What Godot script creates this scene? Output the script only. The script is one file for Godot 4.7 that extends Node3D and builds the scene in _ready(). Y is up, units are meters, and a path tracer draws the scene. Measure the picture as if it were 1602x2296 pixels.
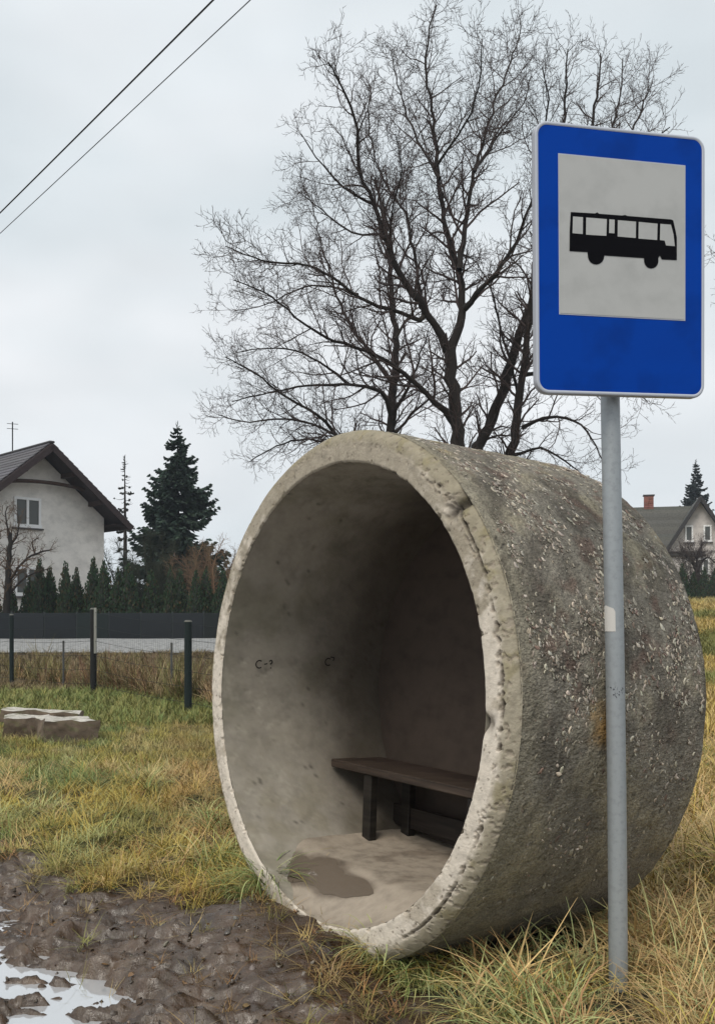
extends Node3D
# A bus shelter made from a concrete pipe ring beside a muddy verge, under an overcast winter sky.

const FOCAL := 2114.0          # focal length of the photograph in its own units
const EYE := 1.52              # height of the camera
const RI := 1.05               # inner radius of the ring
const RO := 1.2                # outer radius
const LENGTH := 1.15           # length of the ring
var rng := RandomNumberGenerator.new()
var used := {}
var n_lo := FastNoiseLite.new()
var n_mid := FastNoiseLite.new()
var n_hi := FastNoiseLite.new()
var n_cell := FastNoiseLite.new()
var M := {}
# the ring's frame
var ring_c: Vector3
var ring_ax: Vector3
var ring_s: Vector3
var ring_u: Vector3

# ------------------------------------------------------------------ helpers
class MB:                                                   # collects one mesh
	var v := PackedVector3Array()
	var n := PackedVector3Array()
	var c := PackedColorArray()
	var i := PackedInt32Array()

	func tri(a: Vector3, b: Vector3, d: Vector3, col: Color = Color.WHITE) -> void:
		var nn := (d - a).cross(b - a).normalized()
		var k := v.size()
		v.append(a); v.append(b); v.append(d)
		n.append(nn); n.append(nn); n.append(nn)
		c.append(col); c.append(col); c.append(col)
		i.append(k); i.append(k + 1); i.append(k + 2)

	func quad(a: Vector3, b: Vector3, d: Vector3, e: Vector3, col: Color = Color.WHITE) -> void:
		var nn := (d - a).cross(b - a).normalized()
		var k := v.size()
		v.append(a); v.append(b); v.append(d); v.append(e)
		for q in 4:
			n.append(nn); c.append(col)
		i.append(k); i.append(k + 1); i.append(k + 2); i.append(k); i.append(k + 2); i.append(k + 3)

	func box(at: Vector3, size: Vector3, bas: Basis = Basis(), col: Color = Color.WHITE, bevel: float = 0.0) -> void:
		# a box with chamfered edges
		var h := size * 0.5
		var b := minf(bevel, minf(h.x, minf(h.y, h.z)) * 0.6)
		var ax := [Vector3.RIGHT, Vector3.UP, Vector3.BACK]
		for d in 3:
			for s in [-1.0, 1.0]:
				var u: Vector3 = ax[(d + 1) % 3]
				var w: Vector3 = ax[(d + 2) % 3]
				var o: Vector3 = ax[d] * s * h[d]
				var hu: float = h[(d + 1) % 3] - b
				var hw: float = h[(d + 2) % 3] - b
				var p := [o - u * hu - w * hw, o + u * hu - w * hw, o + u * hu + w * hw, o - u * hu + w * hw]
				if s > 0: p.reverse()
				quad(at + bas * p[0], at + bas * p[1], at + bas * p[2], at + bas * p[3], col)
		if b <= 0.0: return
		for d in 3:
			var u: Vector3 = ax[(d + 1) % 3]
			var w: Vector3 = ax[(d + 2) % 3]
			var hd: float = h[d] - b
			for s in [-1.0, 1.0]:
				for t in [-1.0, 1.0]:
					var e1: Vector3 = u * s * h[(d + 1) % 3] + w * t * (h[(d + 2) % 3] - b)
					var e2: Vector3 = u * s * (h[(d + 1) % 3] - b) + w * t * h[(d + 2) % 3]
					var q := [e1 - ax[d] * hd, e1 + ax[d] * hd, e2 + ax[d] * hd, e2 - ax[d] * hd]
					if s * t > 0: q.reverse()
					quad(at + bas * q[0], at + bas * q[1], at + bas * q[2], at + bas * q[3], col)
		for sx in [-1.0, 1.0]:
			for sy in [-1.0, 1.0]:
				for sz in [-1.0, 1.0]:
					var a1 := Vector3(sx * h.x, sy * (h.y - b), sz * (h.z - b))
					var a2 := Vector3(sx * (h.x - b), sy * h.y, sz * (h.z - b))
					var a3 := Vector3(sx * (h.x - b), sy * (h.y - b), sz * h.z)
					if sx * sy * sz > 0: tri(at + bas * a1, at + bas * a3, at + bas * a2, col)
					else: tri(at + bas * a1, at + bas * a2, at + bas * a3, col)

	func tube(p: PackedVector3Array, r: PackedFloat32Array, sides: int, col: Color = Color.WHITE, cap: bool = false) -> void:
		var m := p.size()
		if m < 2: return
		var k0 := v.size()
		var side := Vector3.RIGHT
		for q in m:
			var t := (p[mini(q + 1, m - 1)] - p[maxi(q - 1, 0)]).normalized()
			if q == 0:
				side = t.cross(Vector3(0.31, 0.2, 0.93)).normalized()
			else:
				side = (side - t * side.dot(t)).normalized()
			var other := t.cross(side)
			for j in sides:
				var a := TAU * j / sides
				var o := side * cos(a) + other * sin(a)
				v.append(p[q] + o * r[q]); n.append(o); c.append(col)
		for q in m - 1:
			for j in sides:
				var a := k0 + q * sides + j
				var b := k0 + q * sides + (j + 1) % sides
				i.append(a); i.append(a + sides); i.append(b)
				i.append(b); i.append(a + sides); i.append(b + sides)
		if cap:
			for e in [0, m - 1]:
				var ce := v.size()
				var nn: Vector3 = (p[e] - p[1 if e == 0 else m - 2]).normalized()
				v.append(p[e]); n.append(nn); c.append(col)
				for j in sides:
					v.append(v[k0 + e * sides + j]); n.append(nn); c.append(col)
				for j in sides:
					i.append(ce)
					i.append(ce + 1 + (j if e == 0 else (j + 1) % sides)); i.append(ce + 1 + ((j + 1) % sides if e == 0 else j))

	func grid(nu: int, nv: int, pts: PackedVector3Array, cols: PackedColorArray, close_u: bool = false, flip: bool = false) -> void:
		# nu columns x nv rows, smooth normals
		var k0 := v.size()
		v.append_array(pts); c.append_array(cols)
		for b in nv:
			for a in nu:
				var al := (a - 1 + nu) % nu if close_u else maxi(a - 1, 0)
				var ar := (a + 1) % nu if close_u else mini(a + 1, nu - 1)
				var du := pts[b * nu + ar] - pts[b * nu + al]
				var dv := pts[mini(b + 1, nv - 1) * nu + a] - pts[maxi(b - 1, 0) * nu + a]
				var nn := du.cross(dv).normalized()
				n.append(-nn if flip else nn)
		for b in nv - 1:
			for a in (nu if close_u else nu - 1):
				var p := k0 + b * nu + a
				var q := k0 + b * nu + (a + 1) % nu
				if flip:
					i.append(p); i.append(q); i.append(p + nu); i.append(q); i.append(q + nu); i.append(p + nu)
				else:
					i.append(p); i.append(p + nu); i.append(q); i.append(q); i.append(p + nu); i.append(q + nu)

	func mesh(into: ArrayMesh = null) -> ArrayMesh:
		var m := into if into else ArrayMesh.new()
		var a := []
		a.resize(Mesh.ARRAY_MAX)
		a[Mesh.ARRAY_VERTEX] = v
		a[Mesh.ARRAY_NORMAL] = n
		a[Mesh.ARRAY_COLOR] = c
		a[Mesh.ARRAY_INDEX] = i
		m.add_surface_from_arrays(Mesh.PRIMITIVE_TRIANGLES, a)
		return m

func numbered(called: String) -> String:
	if not used.has(called):
		used[called] = 0
		return called
	used[called] += 1
	return "%s_%03d" % [called, used[called]]

func tag(o: Node3D, label := "", category := "", group := "", kind := "") -> void:
	if label: o.set_meta("label", label)
	if category: o.set_meta("category", category)
	if group: o.set_meta("group", group)
	if kind: o.set_meta("kind", kind)

func base(called: String, at: Vector3, label: String, category: String, group := "") -> Node3D:
	var o := Node3D.new()
	o.name = numbered(called)
	o.position = at
	add_child(o)
	tag(o, label, category, group)
	return o

func part(called: String, m: Mesh, mat: Material, parent: Node3D = self, xf := Transform3D()) -> MeshInstance3D:
	var o := MeshInstance3D.new()
	o.name = numbered(called) if parent == self else called
	o.mesh = m
	if mat: o.material_override = mat
	o.transform = xf
	parent.add_child(o, true)
	return o

func many(called: String, m: Mesh, mat: Material, xf: Array, cols: PackedColorArray, parent: Node3D = self) -> MultiMeshInstance3D:
	var mm := MultiMesh.new()
	mm.transform_format = MultiMesh.TRANSFORM_3D
	mm.use_colors = true
	mm.mesh = m
	mm.instance_count = xf.size()
	for k in xf.size():
		mm.set_instance_transform(k, xf[k])
		mm.set_instance_color(k, cols[k])
	var o := MultiMeshInstance3D.new()
	o.name = numbered(called) if parent == self else called
	o.multimesh = mm
	o.material_override = mat
	parent.add_child(o, true)
	o.set_meta("kind", "stuff")
	return o

func at(x: float, y: float, d: float) -> Vector3:           # a place in the survey of the photograph, d metres off
	return Vector3((x - 801.0) / FOCAL * d, EYE - (y - 1382.0) / FOCAL * d, -d)

func ground_at(x: float, d: float) -> Vector3:
	var wx := (x - 801.0) / FOCAL * d
	return Vector3(wx, gh(wx, d), -d)

func noise(seed_: int, freq: float, type := FastNoiseLite.TYPE_SIMPLEX_SMOOTH, oct := 4, gain := 0.5) -> FastNoiseLite:
	var q := FastNoiseLite.new()
	q.seed = seed_; q.frequency = freq; q.noise_type = type
	q.fractal_octaves = oct; q.fractal_gain = gain
	return q

func ntex(seed_: int, freq: float, stops: Array, size := 512, oct := 5, type := FastNoiseLite.TYPE_SIMPLEX_SMOOTH) -> NoiseTexture2D:
	var t := NoiseTexture2D.new()
	t.width = size; t.height = size
	t.seamless = true
	t.generate_mipmaps = false
	t.noise = noise(seed_, freq, type, oct, 0.6)
	if stops:
		var g := Gradient.new()
		var off := PackedFloat32Array()
		var cs := PackedColorArray()
		for s in stops:
			off.append(s[0]); cs.append(s[1] if s[1] is Color else Color(s[1], s[1], s[1]))
		g.offsets = off; g.colors = cs
		t.color_ramp = g
	return t

func mat(called: String, col: Color, rough := 0.9, tex: Texture2D = null, scale := 1.0, relief: Texture2D = null, depth := 0.0, rscale := 0.0) -> StandardMaterial3D:
	var m := StandardMaterial3D.new()
	m.resource_name = called
	m.albedo_color = col.linear_to_srgb()
	m.roughness = rough
	m.vertex_color_use_as_albedo = true
	m.metallic_specular = 0.4
	if tex:
		m.albedo_texture = tex
	if relief:
		m.heightmap_enabled = true
		m.heightmap_texture = relief
		m.heightmap_scale = depth
	if tex or relief:
		m.uv1_triplanar = true
		m.uv1_world_triplanar = true
		m.uv1_scale = Vector3.ONE * scale
	return m

func sstep(a: float, b: float, x: float) -> float:
	return smoothstep(a, b, x)

func vary(col: Color, amount: float) -> Color:
	var k := 1.0 + rng.randf_range(-amount, amount)
	return Color(col.r * k * (1.0 + rng.randf_range(-amount, amount) * 0.3), col.g * k, col.b * k * (1.0 + rng.randf_range(-amount, amount) * 0.3))

func curve(p: PackedVector3Array, step: float) -> PackedVector3Array:   # a smooth line through the points
	var out := PackedVector3Array()
	for k in p.size() - 1:
		var a := p[maxi(k - 1, 0)]
		var d := p[mini(k + 2, p.size() - 1)]
		var m := maxi(1, int(ceil(p[k].distance_to(p[k + 1]) / step)))
		for q in m:
			out.append(p[k].cubic_interpolate(p[k + 1], a, d, float(q) / m))
	out.append(p[p.size() - 1])
	return out

# ------------------------------------------------------------------ the lie of the land
func mud_mask(x: float, d: float) -> float:
	var xs := [-6.0, -2.44, -1.5, -0.6, 0.1, 0.28, 0.7, 1.4]
	var ds := [9.0, 6.3, 5.3, 5.0, 4.5, 3.6, 2.7, 1.5]
	var db := 9.0
	if x > 1.4: db = 1.2
	else:
		for k in 7:
			if x >= xs[k] and x <= xs[k + 1]:
				db = lerpf(ds[k], ds[k + 1], (x - xs[k]) / (xs[k + 1] - xs[k]))
	db += n_mid.get_noise_2d(x * 1.6, d * 1.6) * 0.5
	return sstep(0.3, -0.35, d - db)

func gh(x: float, d: float) -> float:
	var e := sstep(20.0, 38.0, d) * 0.62 + sstep(38.0, 60.0, d) * 0.2 + sstep(4.0, 16.0, x) * sstep(8.0, 60.0, d) * 1.72 + sstep(60.0, 250.0, d) * 2.0
	e += sstep(0.1, 0.85, x) * sstep(6.4, 4.6, d) * 0.095 + sstep(1.1, 2.2, x) * sstep(7.5, 5.0, d) * 0.08
	if d > 3.0 and d < 7.0:                                    # the bank stops short of the ring
		var q := Vector3(x, 0, -d) - Vector3(ring_c.x, 0, ring_c.z)
		var fl := Vector3(ring_ax.x, 0, ring_ax.z).normalized()
		var al := q.dot(fl)
		var ac := q.dot(ring_s)
		e += 0.13 * sstep(0.95, 0.4, absf(ac)) * sstep(-0.75, -0.12, al) * sstep(0.4, 0.0, al) * sstep(1.0, 0.7, ac)
		e *= 1.0 - 0.85 * sstep(0.2, 0.5, ac) * sstep(1.0, 0.6, absf(ac)) * sstep(-0.45, -0.1, al) * sstep(LENGTH + 0.3, LENGTH, al)
	e += n_lo.get_noise_2d(x, d) * 0.05 * sstep(3.0, 9.0, absf(d))
	if d < 9.5 and x < 1.6:
		var m := mud_mask(x, d)
		e += (1.0 - m) * (0.035 + 0.06 * sstep(-0.2, 0.5, n_mid.get_noise_2d(x * 1.7, d * 2.2))) * sstep(0.2, -0.4, x) * sstep(9.5, 8.0, d)
		if m > 0.01:
			var big := n_lo.get_noise_2d((x + 0.5 * d) * 17.0 + 40.0, d * 50.0)
			var mid := n_mid.get_noise_2d((x + 0.4 * d) * 4.2 + 7.0, d * 11.0)
			var rut := sstep(-0.2, 0.9, (-0.45 - x) * 0.75 + (4.6 - d) * 0.5)
			var h := -0.012 + 0.03 * n_mid.get_noise_2d(x * 2.0, d * 2.6 + 9.0)
			var rough := n_hi.get_noise_2d(x * 1.1, d * 1.5)
			var rough2 := n_hi.get_noise_2d(x * 3.1 + 5.0, d * 3.9)
			h += (0.07 + 1.0 * rut) * (0.055 * sstep(-0.45, 0.5, big + 0.06 * rough) + 0.024 * sstep(-0.2, 0.35, mid + 0.15 * rough) - 0.012 * sstep(0.1, 0.4, -mid))
			h += (0.25 + 0.9 * rut) * (0.013 * absf(rough) + 0.007 * rough2)
			var pool := sstep(-0.3, 0.3, ((-1.02 - x) * 0.80 + (4.02 - d) * 0.60) + 0.3 * n_lo.get_noise_2d(x * 9.0, d * 12.0 + 3.0))
			h = lerpf(h, h * 1.15 - 0.086, pool) - 0.010 * rut
			e += h * m
	return e

# ------------------------------------------------------------------ bare trees
var shoot_scale := 1.0
func shoot(mb: MB, start: Vector3, dir: Vector3, length: float, r0: float, level: int, lift: float, col: Color, wob: float, density: float) -> void:
	var m: int = [7, 6, 4, 3, 2][level]
	var p := PackedVector3Array([start])
	var rr := PackedFloat32Array([r0])
	var t := dir
	var q := start
	for k in m:
		t = (t + Vector3(rng.randfn(), rng.randfn(), rng.randfn()) * wob + Vector3.UP * lift).normalized()
		q += t * length / m
		p.append(q)
		rr.append(lerpf(r0, r0 * 0.42, float(k + 1) / m))
	mb.tube(p, rr, [6, 5, 4, 3, 3][level], col)
	sprout(mb, p, rr, length, level, lift, col, wob, density, 0.18)

func sprout(mb: MB, p: PackedVector3Array, rr: PackedFloat32Array, length: float, level: int, lift: float, col: Color, wob: float, density: float, from: float) -> void:
	if level >= 4: return
	var gap: float = [0.20, 0.135, 0.10, 0.085][level] / density
	var s := length * from + rng.randf() * gap
	var m := p.size() - 1
	var turn := rng.randf() * TAU
	while s < length:
		var f := s / length
		var k := mini(int(f * m), m - 1)
		var w := f * m - k
		var o := p[k].lerp(p[k + 1], w)
		var t := (p[k + 1] - p[k]).normalized()
		turn += 2.4 + rng.randf_range(-0.5, 0.5)
		var e := t.cross(Vector3(0.2, 0.9, 0.3)).normalized()
		e = e.rotated(t, turn)
		var a := rng.randf_range(0.5, 1.05)
		var l: float = [0.0, 1.55, 0.85, 0.45, 0.2][level + 1] if level < 4 else 0.0
		l *= rng.randf_range(0.5, 1.25) * (1.0 - 0.6 * f) * shoot_scale
		var r := minf(lerpf(rr[k], rr[k + 1], w) * 0.55, [1.0, 0.036, 0.018, 0.0105, 0.0075][level + 1])
		shoot(mb, o, t * cos(a) + e * sin(a), l, maxf(r, 0.005), level + 1, lift, col, wob, density)
		s += gap * rng.randf_range(0.6, 1.5)

func bare_tree(called: String, label: String, d: float, limbs: Array, r_scale: float, density: float, seed_: int, group := "", reach := 1.0, tint := Color(0.075, 0.058, 0.053)) -> Node3D:
	rng.seed = seed_
	shoot_scale = reach
	var first: Array = limbs[0]
	var foot := ground_at(first[0][0], d)
	var root := base(called, foot, label, "tree", group)
	var twigs := MB.new()
	for li in limbs.size():
		var spec: Array = limbs[li]
		var q := PackedVector3Array()
		var off := 0.0
		var drift := rng.randf_range(-1.0, 1.0)
		var r0: float = spec[spec.size() - 1][0]
		var r1: float = spec[spec.size() - 1][1]
		var zs: float = spec[spec.size() - 1][2]
		for k in spec.size() - 1:
			off = zs * float(k) / maxf(1.0, spec.size() - 2.0)
			var w := at(spec[k][0], spec[k][1], d + off)
			if li == 0 and k == 0: w = foot + Vector3(0, -0.15, 0)
			q.append(w - foot)
		var line := curve(q, 0.3)
		var rad := PackedFloat32Array()
		var total := 0.0
		for k in line.size():
			var f := float(k) / (line.size() - 1)
			rad.append(lerpf(r0, r1, pow(f, 0.52 if li else 0.7)) * r_scale * (1.0 + 0.05 * rng.randfn()))
			if k: total += line[k].distance_to(line[k - 1])
		if li == 0:
			for k in mini(3, line.size()): rad[k] *= 1.5 - 0.2 * k
		for k in range(1, line.size() - 1):
			line[k] += Vector3(rng.randfn(), rng.randfn() * 0.5, rng.randfn()) * 0.022
		var mb := MB.new()
		var col := vary(Color(0.044, 0.036, 0.031), 0.12)
		mb.tube(line, rad, 9 if r0 > 0.12 else 7, col)
		part("trunk" if li == 0 else "limb", mb.mesh(), M.bark, root)
		sprout(twigs, line, rad, total, 0, 0.07, tint, 0.17, density, 0.32 if li == 0 else 0.12)
	part("twigs", twigs.mesh(), M.twig, root)
	shoot_scale = 1.0
	return root

# ------------------------------------------------------------------ grass
func tuft(n: int, length: float, width: float, spread: float, lean: float, droop: float, segs: int, seed_: int) -> ArrayMesh:
	rng.seed = seed_
	var mb := MB.new()
	for b in n:
		var az := rng.randf() * TAU
		var r := spread * sqrt(rng.randf())
		var a2 := rng.randf() * TAU
		var p := Vector3(cos(a2) * r, -0.01, sin(a2) * r)
		var out := Vector3(cos(az), 0, sin(az))
		var ang := lean * rng.randf_range(0.3, 1.2)
		var l := length * rng.randf_range(0.45, 1.15)
		var bend := droop * rng.randf_range(0.4, 1.3)
		var twist := rng.randf_range(-0.5, 0.5)
		var w := width * rng.randf_range(0.7, 1.25)
		var k := rng.randf_range(0.72, 1.25)
		var col := Color(k * rng.randf_range(0.93, 1.07), k, k * rng.randf_range(0.85, 1.1))
		var pl := Vector3.ZERO
		var pr := Vector3.ZERO
		for s in segs + 1:
			var f := float(s) / segs
			var hw := w * 0.5 * (1.0 - f * f * 0.9)
			var o2 := out.rotated(Vector3.UP, twist * f * 1.6)
			var side := Vector3(-o2.z, 0.25 * sin(az * 3.0), o2.x).normalized() * hw
			if s:
				var nl := p - side
				var nr := p + side
				mb.quad(pl, pr, nr, nl, col)
				pl = nl; pr = nr
			else:
				pl = p - side; pr = p + side
			p += (o2 * sin(ang) + Vector3.UP * cos(ang)) * l / segs
			if p.y < 0.012: p.y = 0.012
			ang += bend / segs
	return mb.mesh()

func place(x: float, d: float, size: float, sink := 0.0) -> Transform3D:
	var b := Basis(Vector3.UP, rng.randf() * TAU).scaled(Vector3(size, size * rng.randf_range(0.75, 1.2), size))
	b = Basis(Vector3(1, 0, 0), rng.randfn() * 0.12) * b
	return Transform3D(b, Vector3(x, gh(x, d) - sink, -d))

# ------------------------------------------------------------------ build
func _ready() -> void:
	# camera
	var cam := Camera3D.new()
	cam.name = "camera"
	cam.projection = Camera3D.PROJECTION_FRUSTUM
	cam.near = 0.1
	cam.far = 2000.0
	cam.size = 0.1 * 2295.0 / FOCAL
	cam.frustum_offset = Vector2(0.0, 0.1 * (1382.0 - 1147.5) / FOCAL)
	cam.position = Vector3(0, EYE, 0)
	add_child(cam)
	cam.make_current()
	# sky
	var env := Environment.new()
	env.background_mode = Environment.BG_SKY
	env.tonemap_mode = Environment.TONE_MAPPER_LINEAR
	env.tonemap_exposure = 1.25
	env.fog_enabled = true
	env.fog_density = 0.0006
	env.fog_light_color = Color(0.86, 0.9, 0.95)
	env.sdfgi_enabled = true
	env.ssao_enabled = true
	env.ssil_enabled = true
	var sky := Sky.new()
	var pano := PanoramaSkyMaterial.new()
	pano.panorama = cloud_cover()
	sky.sky_material = pano
	env.sky = sky
	var we := WorldEnvironment.new()
	we.name = "world_environment"
	we.environment = env
	add_child(we)
	# the sun behind the overcast
	var sun := DirectionalLight3D.new()
	sun.name = "sun"
	sun.light_energy = 0.5
	sun.light_angular_distance = 28.0
	sun.light_color = Color(1.0, 0.97, 0.92)
	sun.shadow_enabled = true
	add_child(sun)
	sun.look_at_from_position(Vector3(-3.6, 9.0, 6.0), Vector3.ZERO)
	# noises and materials
	n_lo = noise(11, 0.12, FastNoiseLite.TYPE_SIMPLEX_SMOOTH, 3)
	n_mid = noise(12, 1.0, FastNoiseLite.TYPE_SIMPLEX_SMOOTH, 3)
	n_hi = noise(13, 9.0, FastNoiseLite.TYPE_SIMPLEX_SMOOTH, 3)
	n_cell = noise(14, 2.6, FastNoiseLite.TYPE_CELLULAR, 2)
	n_cell.cellular_return_type = FastNoiseLite.RETURN_DISTANCE
	n_cell.cellular_distance_function = FastNoiseLite.DISTANCE_EUCLIDEAN
	ring_c = Vector3(-70.0 / FOCAL * 4.335, EYE - 167.0 / FOCAL * 4.335, -4.335)
	var yaw := deg_to_rad(54.55)
	var pit := deg_to_rad(-2.52)
	ring_ax = Vector3(sin(yaw) * cos(pit), sin(pit), -cos(yaw) * cos(pit))
	ring_s = Vector3(cos(yaw), 0, sin(yaw))
	ring_u = ring_s.cross(ring_ax)
	if ring_u.y < 0: ring_u = -ring_u
	materials()
	# the setting
	ground()
	road()
	far_woods()
	# the houses
	left_house()
	right_house()
	# things
	shelter()
	bench()
	bus_sign()
	trees()
	hedges()
	fences()
	slabs()
	wires()
	grasses()

func cloud_cover() -> ImageTexture:
	var w := 1024
	var h := 512
	var nz := noise(5, 1.5, FastNoiseLite.TYPE_SIMPLEX_SMOOTH, 4)
	var img := Image.create(w, h, false, Image.FORMAT_RGBF)
	for y in h:
		var el := (0.5 - (y + 0.5) / h) * PI
		for x in w:
			var az := (x + 0.5) / w * TAU
			var p := Vector3(cos(az) * cos(el), sin(el) * 2.6, sin(az) * cos(el))
			var k := nz.get_noise_3dv(p)
			var k2 := nz.get_noise_3dv(p * 3.1 + Vector3(7, 1, 3))
			var l := 0.66 + 0.13 * k + 0.05 * k2 + 0.06 * sstep(0.4, 1.2, el)
			if el < 0.0: l = 0.45
			var c := Color(0.91, 1.0, 1.055).lerp(Color(0.965, 1.0, 1.035), clampf(0.5 + k * 1.2, 0, 1))
			img.set_pixel(x, y, Color(l * c.r, l * c.g, l * c.b))
	return ImageTexture.create_from_image(img)

func materials() -> void:
	var grain := ntex(21, 0.012, [[0.0, 0.55], [0.5, 0.95], [1.0, 1.25]], 1024)
	var soft := ntex(29, 0.010, [[0.0, 0.8], [0.5, 0.98], [1.0, 1.14]], 1024)
	var speck := ntex(22, 0.06, [[0.0, 0.45], [0.45, 0.9], [0.62, 1.0], [0.8, 1.5]], 1024, 4)
	var bump := ntex(23, 0.035, [], 1024, 6)
	var bump2 := ntex(24, 0.012, [], 1024, 6)
	M.ring_out = mat("weathered concrete", Color(1, 1, 1), 0.95, speck, 1.3, bump, 1.1)
	M.ring_rim = mat("worn concrete edge", Color(1, 1, 1), 0.9, soft, 1.6, bump, 0.22)
	M.ring_in = mat("smooth cast concrete", Color(1, 1, 1), 0.85, soft, 0.6, bump, 0.12)
	M.floor = mat("wet cement floor", Color(1, 1, 1), 0.6, soft, 0.8, bump2, 0.2)
	M.wet = mat("wet film", Color(0.135, 0.106, 0.08), 0.3)
	M.pebble = mat("pebble", Color(1, 1, 1), 0.7)
	M.soil = mat("soil", Color(1, 1, 1), 0.95, speck, 1.7, bump, 1.0)
	M.mud = mat("wet mud", Color(1, 1, 1), 0.62, speck, 2.3, bump, 0.3)
	M.mud.roughness_texture = ntex(25, 0.012, [[0.0, 0.16], [0.42, 0.4], [0.6, 0.9], [1.0, 1.0]], 512)
	M.mud.metallic_specular = 0.6
	M.water = mat("puddle water", Color(0.66, 0.67, 0.69), 0.07)
	M.water.metallic = 0.5
	M.road = mat("pale concrete road", Color(0.30, 0.30, 0.295), 0.9, grain, 0.3)
	M.bark = mat("bark", Color(1, 1, 1), 0.95, speck, 2.0, bump, 2.0)
	M.twig = mat("twig", Color(1, 1, 1), 0.95)
	M.leaf = mat("foliage", Color(1, 1, 1), 0.8)
	M.leaf.backlight = Color(0.12, 0.14, 0.08)
	M.grass = mat("grass blades", Color(1, 1, 1), 0.75)
	M.grass.backlight = Color(0.35, 0.33, 0.2)
	M.render = mat("white render", Color(1, 1, 1), 0.9, soft, 0.12)
	M.tile = mat("roof tiles", Color(1, 1, 1), 0.75, grain, 0.5)
	M.wood = mat("dark timber", Color(1, 1, 1), 0.8, grain, 1.0)
	M.plank = mat("old bench plank", Color(1, 1, 1), 0.62, plank_grain(), 1.0)
	M.plank.uv1_scale = Vector3(1.2, 1.2, 1.2)
	M.white = mat("white frame paint", Color(0.82, 0.82, 0.82), 0.5)
	M.glass = mat("window glass", Color(0.085, 0.09, 0.085), 0.12)
	M.zinc = mat("galvanised steel", Color(1, 1, 1), 0.5, ntex(26, 0.02, [[0.0, 0.9], [0.5, 1.0], [1.0, 1.08]], 512), 3.0)
	M.zinc.metallic = 0.35
	M.blue = mat("blue sheeting", Color(0.0, 0.052, 0.38), 0.6, ntex(27, 0.006, [[0.0, 0.85], [0.5, 1.0], [1.0, 1.15]], 256), 1.5)
	M.blue.metallic_specular = 0.2
	M.rim = mat("pale sign edge", Color(0.50, 0.53, 0.60), 0.4)
	M.field = mat("white sheeting", Color(0.50, 0.505, 0.495), 0.5, ntex(28, 0.01, [[0.0, 0.93], [1.0, 1.05]], 256), 2.0)
	M.black = mat("black print", Color(0.008, 0.008, 0.010), 0.8)
	M.black.metallic_specular = 0.1
	M.paint = mat("plain paint", Color(1, 1, 1), 0.7)
	M.wire = mat("cable", Color(0.05, 0.05, 0.055), 0.6)
	M.brick = mat("red brick", Color(1, 1, 1), 0.9)

func plank_grain() -> ImageTexture:
	var img := Image.create(256, 256, false, Image.FORMAT_RGB8)
	var q := noise(41, 0.05, FastNoiseLite.TYPE_SIMPLEX_SMOOTH, 4)
	for y in 256:
		for x in 256:
			var k := 0.8 + 0.45 * q.get_noise_2d(x * 0.15, y * 2.4)
			img.set_pixel(x, y, Color(k, k * 0.97, k * 0.94))
	return ImageTexture.create_from_image(img)

func axis_steps(a: float, b: float, fine: float, lo: float, hi: float, grow: float) -> PackedFloat32Array:
	var right := PackedFloat32Array()
	var s := fine
	var x := b
	while x < hi:
		s *= grow
		x += s
		right.append(x)
	var left := PackedFloat32Array()
	s = fine
	x = a
	while x > lo:
		s *= grow
		x -= s
		left.append(x)
	left.reverse()
	x = a
	while x < b - fine * 0.5:
		left.append(x)
		x += fine
	left.append(b)
	left.append_array(right)
	return left

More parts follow.
